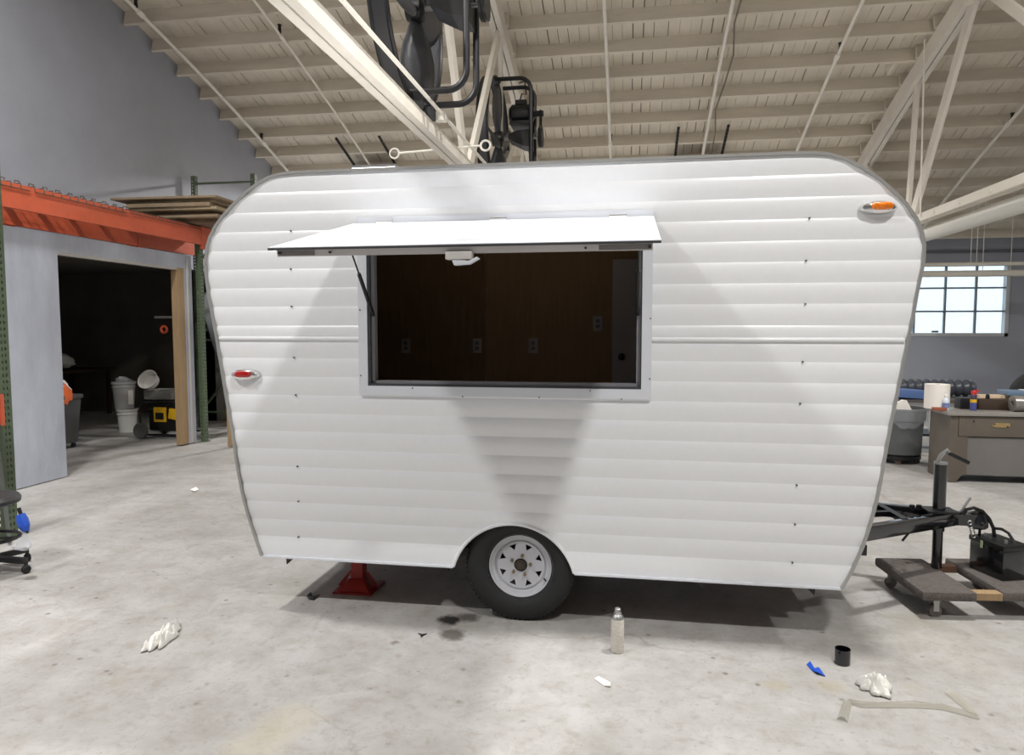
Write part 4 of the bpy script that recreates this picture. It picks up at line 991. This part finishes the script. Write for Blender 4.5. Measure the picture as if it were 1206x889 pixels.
# tilt lever wrapped in blue tape, with a clear bag hanging from it
v0 = on_y(22, 598, 3.98); v1 = on_y(32, 628, 3.98)
MB().tube([v0, v0.lerp(v1, 1.0)], .012, 8).build('tilt_lever', BLACK_M, ST)
b = MB().tube([v0.lerp(v1, .25), v0.lerp(v1, .45), v0.lerp(v1, .7), v0.lerp(v1, .9)], [.02, .034, .036, .022], 9)
rnd = random.Random(4); b.v = [v + Vector((rnd.uniform(-.005, .005), rnd.uniform(-.005, .005), rnd.uniform(-.005, .005))) for v in b.v]
b.build('blue_wrap', BLUE_M, ST, smooth=20)
bag0 = on_y(30, 632, 3.97); b = MB(); n = 12; vs = []; fs = []
for i, (r, dz) in enumerate(((.008, .03), (.022, .0), (.045, -.03), (.062, -.06), (.05, -.085), (.012, -.095))):
    for k in range(n):
        t = 2 * math.pi * k / n; rr = r * (1 + .35 * math.sin(3 * t + i) * (i > 1)); vs.append(bag0 + Vector((rr * math.cos(t) - .02 * i * .3, rr * math.sin(t) * .6, dz)))
for i in range(5):
    for k in range(n): fs.append((i * n + k, i * n + (k + 1) % n, (i + 1) * n + (k + 1) % n, (i + 1) * n + k))
b.add(vs, fs).build('clear_bag', FILM_M, ST, fix=False, smooth=30)

# ------------------------------------------------------------------ storage room contents
bc = Vector((-7.72, 8.37, 0))
BN = thing('storage_bin', 'grey wheeled bin with a white and orange bag inside the dark doorway', 'bin', tuple(bc))
def taper(b, c, s0, z0, s1, z1):
    vs = [(c.x + a * s0[0], c.y + d * s0[1], z0) for a, d in ((-1, -1), (1, -1), (1, 1), (-1, 1))] + [(c.x + a * s1[0], c.y + d * s1[1], z1) for a, d in ((-1, -1), (1, -1), (1, 1), (-1, 1))]
    return b.add(vs, [(0, 3, 2, 1), (4, 5, 6, 7), (0, 1, 5, 4), (1, 2, 6, 5), (2, 3, 7, 6), (3, 0, 4, 7)])
taper(MB(), bc, (.20, .20), .07, (.245, .245), .68).build('bin_body', CAN_M, BN, bevel=.02)
taper(MB(), bc, (.262, .262), .68, (.262, .262), .74).build('bin_rim', CAN_M, BN, bevel=.012)
for a, d in ((-1, -1), (1, -1), (1, 1), (-1, 1)):
    MB().lathe([(0, -.015), (.033, -.015), (.033, .015), (0, .015)], (bc.x + a * .16, bc.y + d * .16, .034), 'X', 12).build('caster', RUBBER_M, BN)
def blob(name, c, r, m, parent, seed, sq=(1, 1, 1)):
    rnd = random.Random(seed); b = MB(); n, k = 14, 9; vs = []; fs = []; ph = [rnd.uniform(0, 6) for _ in range(6)]
    for i in range(k):
        th = math.pi * i / (k - 1)
        for j in range(n):
            t = 2 * math.pi * j / n; rr = r * (1 + .16 * math.sin(3 * t + ph[0] + 2 * th) + .12 * math.sin(5 * t + 4 * th + ph[1]) + .10 * math.cos(4 * th + ph[2] + t))
            vs.append((c[0] + rr * math.sin(th) * math.cos(t) * sq[0], c[1] + rr * math.sin(th) * math.sin(t) * sq[1], c[2] + rr * math.cos(th) * sq[2]))
    for i in range(k - 1):
        for j in range(n): fs.append((i * n + j, i * n + (j + 1) % n, (i + 1) * n + (j + 1) % n, (i + 1) * n + j))
    return b.add(vs, fs).build(name, m, parent, smooth=40)
blob('trash_bag', (bc.x, bc.y, .80), .21, CLOTH_M, BN, 3, (1, 1, .7)); blob('orange_bag', (bc.x + .18, bc.y - .02, .74), .13, mat('orange_bag', (224, 108, 56), .5), BN, 5, (.7, 1, 1.1))
def bucket(c, r0, r1, h0, h1, label, m, extra=None):
    t = thing('plastic_bucket', label, 'bucket', (c.x, c.y, h0), 'buckets in the storage room')
    MB().lathe([(r0, h0), (r1, h1), (r1 + .012, h1), (r1 + .012, h1 - .03), (r1 - .004, h1 - .04)], (c.x, c.y, 0), 'Z', 26, caps=False).build('bucket_wall', m, t)
    MB().lathe([(0, h0), (r0, h0), (r0, h0 + .006), (0, h0 + .006)], (c.x, c.y, 0), 'Z', 26).build('bucket_base', m, t)
    MB().lathe([(r1 * .97, h1 - .09), (r1 * .97 + .012, h1 - .085), (r1 * .97 + .012, h1 - .075), (r1 * .98, h1 - .07)], (c.x, c.y, 0), 'Z', 26, caps=False).build('rib', m, t)
    return t
bk = Vector((-7.85, 9.98, 0))
t = bucket(bk, .125, .148, .002, .37, 'white bucket standing on the storage room floor under another', BUCKET_M)
q = bk + Vector((-.03, -.02, 0))
t2 = bucket(q, .135, .165, .375, .80, 'grey bucket of odds and ends stacked on a white bucket', mat('grey_bucket', (168, 166, 164), .5))
MB().cbox((q.x + .155, q.y - .05, .56), (.012, .10, .22)).build('paper_label', PAPER_M, t2, smooth=0)
blob('wrapped_contents', (q.x, q.y, .78), .12, mat('grey_film', (150, 150, 150), .5), t2, 8, (1, 1, .7))
# generator
gc = Vector((-6.88, 9.64, 0))
GN = thing('portable_generator', 'black portable generator with yellow panel and wheel in the dark doorway', 'generator', tuple(gc))
for dx in (-.33, .33):
    MB().lathe([(.04, -.02), (.075, -.024), (.105, -.024), (.118, -.012), (.118, .012), (.105, .024), (.075, .024), (.04, .02)], (gc.x - .28, gc.y + (-.27 if dx < 0 else .27), .118), 'Y', 28).build('tire', mat('worn_grey_tire', (92, 90, 88), .8), GN)
    MB().lathe([(0, -.014), (.072, -.014), (.072, .014), (0, .014)], (gc.x - .28, gc.y + (-.27 if dx < 0 else .27), .118), 'Y', 20).build('wheel_hub', BLACK_M, GN)
for dy in (-.25, .25):
    yy = gc.y + dy
    MB().tube([(gc.x - .3, yy, .1), (gc.x - .3, yy, .50), (gc.x - .24, yy, .56), (gc.x + .34, yy, .56), (gc.x + .40, yy, .50), (gc.x + .40, yy, .1), (gc.x + .34, yy, .06), (gc.x - .24, yy, .06)], .016, 8, closed=True).build('frame_tube', BLACK_M, GN)
MB().cbox((gc.x + .05, gc.y, .25), (.52, .36, .28)).build('engine_block', BLACK_M, GN, bevel=.03)
MB().cbox((gc.x + .0, gc.y - .20, .36), (.20, .03, .22)).build('control_panel', YELLOW_M, GN, bevel=.01)
MB().cbox((gc.x + .0, gc.y - .217, .34), (.13, .01, .10)).build('panel_inset', BLACK_M, GN, smooth=0)
MB().cbox((gc.x + .22, gc.y - .19, .37), (.16, .05, .16), Matrix.Rotation(.15, 3, 'Y')).build('side_cover', YELLOW_M, GN, bevel=.015)
MB().cbox((gc.x + .03, gc.y, .47), (.5, .38, .12)).build('fuel_tank', BLACK_M, GN, bevel=.04)
MB().tube([(gc.x + .38, gc.y - .25, .10), (gc.x + .38, gc.y - .25, .0)], .015, 8).build('foot', BLACK_M, GN); MB().tube([(gc.x + .38, gc.y + .25, .10), (gc.x + .38, gc.y + .25, .0)], .015, 8).build('foot', BLACK_M, GN)
bxc = Vector((-6.95, 9.66, .579))
o = MB().cbox((bxc.x, bxc.y, .579 + .07), (.46, .34, .14)).build('parts_box', mat('grey_tote', (120, 118, 114), .6), bevel=.012, origin=(bxc.x, bxc.y, .579)); tag(o, 'grey flat box lying on top of the generator', 'box')
tb = Vector((-7.08, 9.50, .86))
b = MB().lathe([(0, -.055), (.12, -.055), (.14, .05), (.152, .05), (.152, .06), (.135, .06), (.118, -.045), (0, -.045)], (0, 0, 0), 'Z', 28)
rot = Matrix.Rotation(math.radians(62), 3, 'X'); b.v = [rot @ v + tb for v in b.v]
o = b.build('round_tub', BUCKET_M, origin=tuple(tb)); tag(o, 'round white tub tipped on its side on the flat box', 'tub')
# work table at the back of the store
wt = thing('storage_table', 'dark work table at the back of the storage room', 'table', (-10.3, 11.0, 0))
MB().box((-10.8, 9.6, .84), (-9.8, 12.2, .89)).build('tabletop', DBROWN_M, wt, smooth=0)
for (x, y) in ((-10.7, 9.7), (-9.9, 9.7), (-10.7, 12.1), (-9.9, 12.1)): MB().box((x - .03, y - .03, 0), (x + .03, y + .03, .84)).build('leg', DBROWN_M, wt, smooth=0)
o = blob('plastic_bag', (-10.1, 11.2, 1.05), .16, CLOTH_M, None, 12, (1.2, 1, .75)); tag(o, 'pale plastic bag slumped on the dark storage table', 'bag')
tl = on_x(192, 374, -6.9); 
o = MB().tube([(-6.75, 9.22, tl.z), (-6.42, 9.22, tl.z)], .018, 8).tube([(-6.45, 9.2, tl.z), (-6.45, 9.2, tl.z - .28)], .004, 5).build('wall_hook_rail', STEEL_M, origin=(-6.6, 9.22, tl.z)); tag(o, 'short steel rail with a hanging cord inside the dark doorway', 'rail')
oq = on_y(193, 388, 9.15)
o = MB().tube(circ((oq.x, 9.15, oq.z), .045, 18, 'Y'), .017, 8, closed=True).build('tape_reel', mat('orange_reel', (214, 92, 50), .5), origin=(oq.x, 9.15, oq.z)); tag(o, 'orange reel hung up in the dark doorway', 'reel')

# ------------------------------------------------------------------ right side: bench, bin and clutter
by = 8.12; bx0 = 3.39; bz = .755
WB = thing('workbench', 'grey-brown steel workbench with a drawer and a lighter grey front panel', 'workbench', (4.2, by + .35, 0))
MB().box((bx0 - .04, by - .03, bz - .035), (5.6, by + .56, bz)).build('bench_top', mat('worn_bench_top', (138, 134, 128), .4, var=.1, scale=5), WB, bevel=.006)
xp = on_y(1140, 517, by).x; zd = on_y(1160, 515, by).z
MB().box((bx0, by, .004), (bx0 + .05, by + .52, bz - .036)).build('side_panel', BENCH_M, WB, smooth=0)
MB().box((bx0 + .05, by, .004), (xp - .10, by + .03, bz - .036)).build('front_stile', BENCH_M, WB, smooth=0)
MB().prism([(xp - .10, zd + .004), (xp - .0, zd + .004), (xp - .0, .09), (xp - .05, .075), (xp - .10, .004)], by, by + .03, 'XZ').build('curved_bracket', BENCH_M, WB, smooth=0)
dw = MB().box((xp - .096, by - .006, zd + .006), (5.5, by + .03, bz - .04)).build('drawer_front', BENCH_M, WB, bevel=.003)
MB().box((xp, by + .012, .085), (5.5, by + .04, zd - .004)).build('front_panel', BENCH2_M, WB, smooth=0)
MB().box((xp, by + .1, .085), (5.5, by + .50, .1)).build('bottom_shelf', BENCH_M, WB, smooth=0)
MB().box((5.45, by, .004), (5.55, by + .52, bz - .036)).build('side_panel', BENCH_M, WB, smooth=0)
MB().box((bx0 + .05, by + .50, .1), (5.5, by + .52, bz - .036)).build('back_panel', BENCH_M, WB, smooth=0)
pl = on_y(1179, 501, by - .01)
pp = MB().prism([(pl.x - .085, pl.z - .012), (pl.x - .075, pl.z + .022), (pl.x - .03, pl.z + .026), (pl.x + .085, pl.z + .024), (pl.x + .085, pl.z - .014), (pl.x + .06, pl.z - .02), (pl.x - .02, pl.z - .024), (pl.x - .05, pl.z - .02)], by - .012, by - .006, 'XZ').build('brass_plate', BRASS_M, dw, smooth=0)
for (dx, dz) in ((-.065, .014), (.062, -.012)): MB().lathe([(.008, by - .016), (.008, by - .010)], (pl.x + dx, 0, pl.z + dz), 'Y', 8).build('rivet', BLACK_M, pp)
k_ = on_y(1147, 496, by - .01); MB().lathe([(.008, by - .014), (.008, by)], (k_.x, 0, k_.z), 'Y', 8).build('screw', BLACK_M, dw)
T = bz
def place(u, v, y): p = on_y(u, v, y); p.z = T; return p
c = place(1103, 478, 8.50)
PR = thing('paper_towel_roll', 'white paper towel roll standing on the workbench corner', 'paper roll', (c.x, c.y, T))
r = .125
MB().lathe([(.022, .001), (r, .001), (r, .27), (.022, .27)], (c.x, c.y, T), 'Z', 32, closed=True).build('paper', PAPER_M, PR)
MB().lathe([(.020, .0015), (.022, .0015), (.022, .2705), (.020, .2705)], (c.x, c.y, T), 'Z', 20, closed=True).build('core', CARD_M, PR)
c = place(1113.5, 481, 8.27)
BO = thing('squeeze_bottle', 'small clear bottle with blue label and white cap before the paper roll', 'bottle', (c.x, c.y, T))
MB().lathe([(.034, .001), (.036, .006), (.036, .10), (.03, .125), (.014, .14), (.014, .15)], (c.x, c.y, T), 'Z', 20).build('bottle_body', mat('milky_plastic', (214, 220, 230), .3), BO)
MB().lathe([(.0366, .03), (.0366, .085)], (c.x, c.y, T), 'Z', 20, caps=False).build('label_band', mat('blue_white_label', (120, 136, 182), .5, var=.4, scale=40), BO)
MB().lathe([(.017, .148), (.017, .172), (.008, .178), (0, .178)], (c.x, c.y, T), 'Z', 14).build('cap', PAPER_M, BO)
c = place(1146, 483, 8.33)
OC = thing('lubricant_can', 'blue and yellow aerosol can with a red cap on the workbench', 'spray can', (c.x, c.y, T))
MB().lathe([(.030, .001), (.032, .004), (.032, .088)], (c.x, c.y, T), 'Z', 20).build('can_lower', mat('blue_violet_print', (86, 92, 158), .4, var=.3, scale=60), OC)
MB().lathe([(.032, .088), (.032, .122)], (c.x, c.y, T), 'Z', 20).build('yellow_band', YELLOW_M, OC)
MB().lathe([(.032, .122), (.032, .165), (.024, .178)], (c.x, c.y, T), 'Z', 20).build('can_upper', mat('dark_print', (70, 60, 84), .4, var=.3, scale=60), OC)
MB().lathe([(.027, .176), (.027, .205), (.022, .214), (0, .214)], (c.x, c.y, T), 'Z', 18).build('cap', REDPL_M, OC)
MB().box((c.x + .0, c.y - .01, T + .206), (c.x + .05, c.y + .01, T + .222)).build('straw_tab', REDPL_M, OC, smooth=0)
c = place(1106, 481, 8.25)
o = MB().box((c.x - .06, c.y - .03, T + .001), (c.x + .07, c.y + .04, T + .035)).build('tape_box', mat('rust_red_card', (150, 84, 62), .7), bevel=.004, origin=(c.x, c.y, T)); tag(o, 'small rust-red box at the front corner of the workbench', 'box')
xb0 = place(1128, 480, 8.5).x
o = MB().box((xb0, 8.44, T + .001), (xb0 + .13, 8.60, T + .12)).build('black_case', BLACK_M, bevel=.008, origin=(xb0, 8.5, T)); tag(o, 'small black case on the workbench beside the clear bottle', 'case')
xw = place(1150, 480, 8.45).x
o = MB().box((xw, 8.40, T + .001), (4.30, 8.56, T + .115)).build('timber_block', DBROWN_M, bevel=.004, origin=(xw, 8.48, T)); tag(o, 'long dark brown timber block lying on the workbench', 'timber')
o = MB().box((3.86, 8.57, T + .001), (5.0, 8.66, T + .15)).build('pale_plank', mat('pale_plank', (214, 190, 160), .7, var=.1, scale=6), bevel=.003, origin=(4.3, 8.6, T)); tag(o, 'pale plank stood behind the dark timber on the workbench', 'plank')
cq_ = place(1163, 470, 8.48)
o = MB().lathe([(.02, .0), (.02, .03), (.014, .05), (0, .05)], (cq_.x, 8.48, T + .1155), 'Z', 12).build('ink_bottle', BLACK_M, origin=(cq_.x, 8.48, T + .116)); tag(o, 'little black bottle standing on the dark timber block', 'bottle')
xg = place(1190, 480, 8.33).x
o = MB().lathe([(.03, 0), (.085, 0), (.085, .9), (.03, .9)], (xg, 8.30, T + .086), 'X', 24, closed=True).build('grey_roll', mat('silver_film_roll', (150, 146, 142), .3, metal=.4), origin=(xg, 8.30, T)); tag(o, 'silvery roll lying at the front of the workbench', 'roll')
xt = place(1175, 470, 8.7).x; zt_ = T + .152
TY = thing('tool_tray', 'pale blue and white tray lying on the pale plank', 'tray', (xt, 8.76, zt_))
MB().box((xt, 8.50, zt_), (xt + .22, 8.74, zt_ + .05)).build('blue_end', mat('slate_blue_tray', (110, 132, 156), .4), TY, bevel=.008); MB().box((xt + .221, 8.50, zt_), (xt + .9, 8.74, zt_ + .055)).build('white_end', FRAME_M, TY, bevel=.008)
# tyre leaning behind
tq = on_y(1212, 470, 9.6)
WT = thing('spare_tire', 'black spare tyre standing up behind the workbench', 'tire', (tq.x, 9.6, 0))
tz = .80
MB().lathe([(.19, -.08), (.26, -.1), (.31, -.08), (.33, -.03), (.33, .03), (.31, .08), (.26, .1), (.19, .08)], (tq.x + .08, 9.55, tz), 'Y', 40, closed=True).build('tire', RUBBER_M, WT, smooth=50)
MB().lathe([(0, -.02), (.19, -.05), (.19, .05), (0, .02)], (tq.x + .08, 9.55, tz), 'Y', 30).build('rim', BLACK_M, WT)
MB().box((tq.x - .2, 9.40, 0), (tq.x + .36, 9.70, .47)).build('stand', BLACK_M, WT, smooth=0)
# table behind the bin with hose and blue case
tx0, ty0, tz0 = 3.55, 10.05, .70
TB = thing('side_table', 'dark side table behind the grey bin holding a blue case', 'table', (4.4, 10.4, 0))
MB().box((tx0, ty0, tz0 - .04), (5.8, ty0 + .75, tz0)).build('tabletop', mat('dark_table_top', (92, 86, 84), .6), TB, smooth=0)
for (x, y) in ((tx0 + .05, ty0 + .05), (5.72, ty0 + .05), (tx0 + .05, ty0 + .68), (5.72, ty0 + .68)): MB().box((x - .03, y - .03, 0), (x + .03, y + .03, tz0 - .04)).build('leg', BLACK_M, TB, smooth=0)
MB().box((tx0 + .1, ty0 + .1, .2), (5.7, ty0 + .65, .23)).build('lower_shelf', BLACK_M, TB, smooth=0)
o = MB().box((3.56, 10.06, tz0 + .001), (3.93, 10.38, tz0 + .11), rot=Matrix.Rotation(.06, 3, 'Y')).build('blue_case', BLUEBOX_M, bevel=.012, origin=(3.75, 10.2, tz0)); o.location.z += .012; tag(o, 'flat pale blue case on the dark side table', 'case')
b = MB(); pts = []; rs = []
for i in range(41):
    t = i / 40; pts.append((3.66 + 1.0 * t, 10.55, tz0 + .124)); rs.append(.105 + (.016 if i % 4 < 2 else -.010))
o = b.tube(pts, rs, 16).build('ribbed_hose', mat('dark_ribbed_hose', (70, 74, 82), .3), smooth=50, origin=(4.1, 10.55, tz0)); tag(o, 'dark ribbed hose lying along the back of the side table', 'hose')
# grey bin with liner on a wheeled base
cc = Vector((3.30, 9.30, 0))
GB = thing('trash_can', 'round grey trash can with clear liner on a wheeled base', 'trash can', tuple(cc))
MB().lathe([(0, .10), (.225, .10), (.25, .12), (.262, .52), (.285, .53), (.29, .645), (.30, .65), (.30, .675), (.28, .675), (.24, .14), (0, .14)], (cc.x, cc.y, 0), 'Z', 40).build('can_body', CAN_M, GB)
MB().lathe([(.10, .055), (.25, .055), (.25, .098), (.10, .098)], (cc.x, cc.y, 0), 'Z', 30, closed=True).build('dolly_ring', BLACK_M, GB)
for k in range(5):
    a = -1.9 + k * 2 * math.pi / 5; e = cc + Vector((math.cos(a), math.sin(a), 0)) * .21
    MB().lathe([(0, -.014), (.034, -.014), (.034, .014), (0, .014)], (e.x, e.y, .034), 'Y', 16).build('caster', mat('brown_caster', (88, 74, 66), .5), GB)
b = MB(); n = 40; vs = []; fs = []
for i, (r, z) in enumerate(((.275, .60), (.302, .68), (.312, .66), (.312, .55), (.300, .47))):
    for k in range(n):
        t = 2 * math.pi * k / n; w_n = .008 * math.sin(9 * t + i) + .006 * math.sin(17 * t)
        zz = z + (.03 * math.sin(5 * t) + .02 * math.sin(11 * t) if i == 4 else 0); vs.append((cc.x + (r + w_n * (i > 1)) * math.cos(t), cc.y + (r + w_n * (i > 1)) * math.sin(t), zz))
for i in range(4):
    for k in range(n): fs.append((i * n + k, i * n + (k + 1) % n, (i + 1) * n + (k + 1) % n, (i + 1) * n + k))
b.add(vs, fs).build('liner', mat('thin_clear_liner', (206, 210, 216), .25, alpha=.22), GB, fix=False, smooth=50)
MB().prism([(cc.x - .26, .66), (cc.x - .02, .78), (cc.x + .02, .775), (cc.x + .08, .66)], cc.y - .16, cc.y - .12, 'XZ').build('foam_offcut', PAPER_M, GB, smooth=0)
MB().prism([(cc.x + .30, .40), (cc.x + .36, .38), (cc.x + .35, .62), (cc.x + .30, .67)], cc.y - .10, cc.y - .09, 'XZ').build('liner_tail', FILM_M, GB, smooth=0)
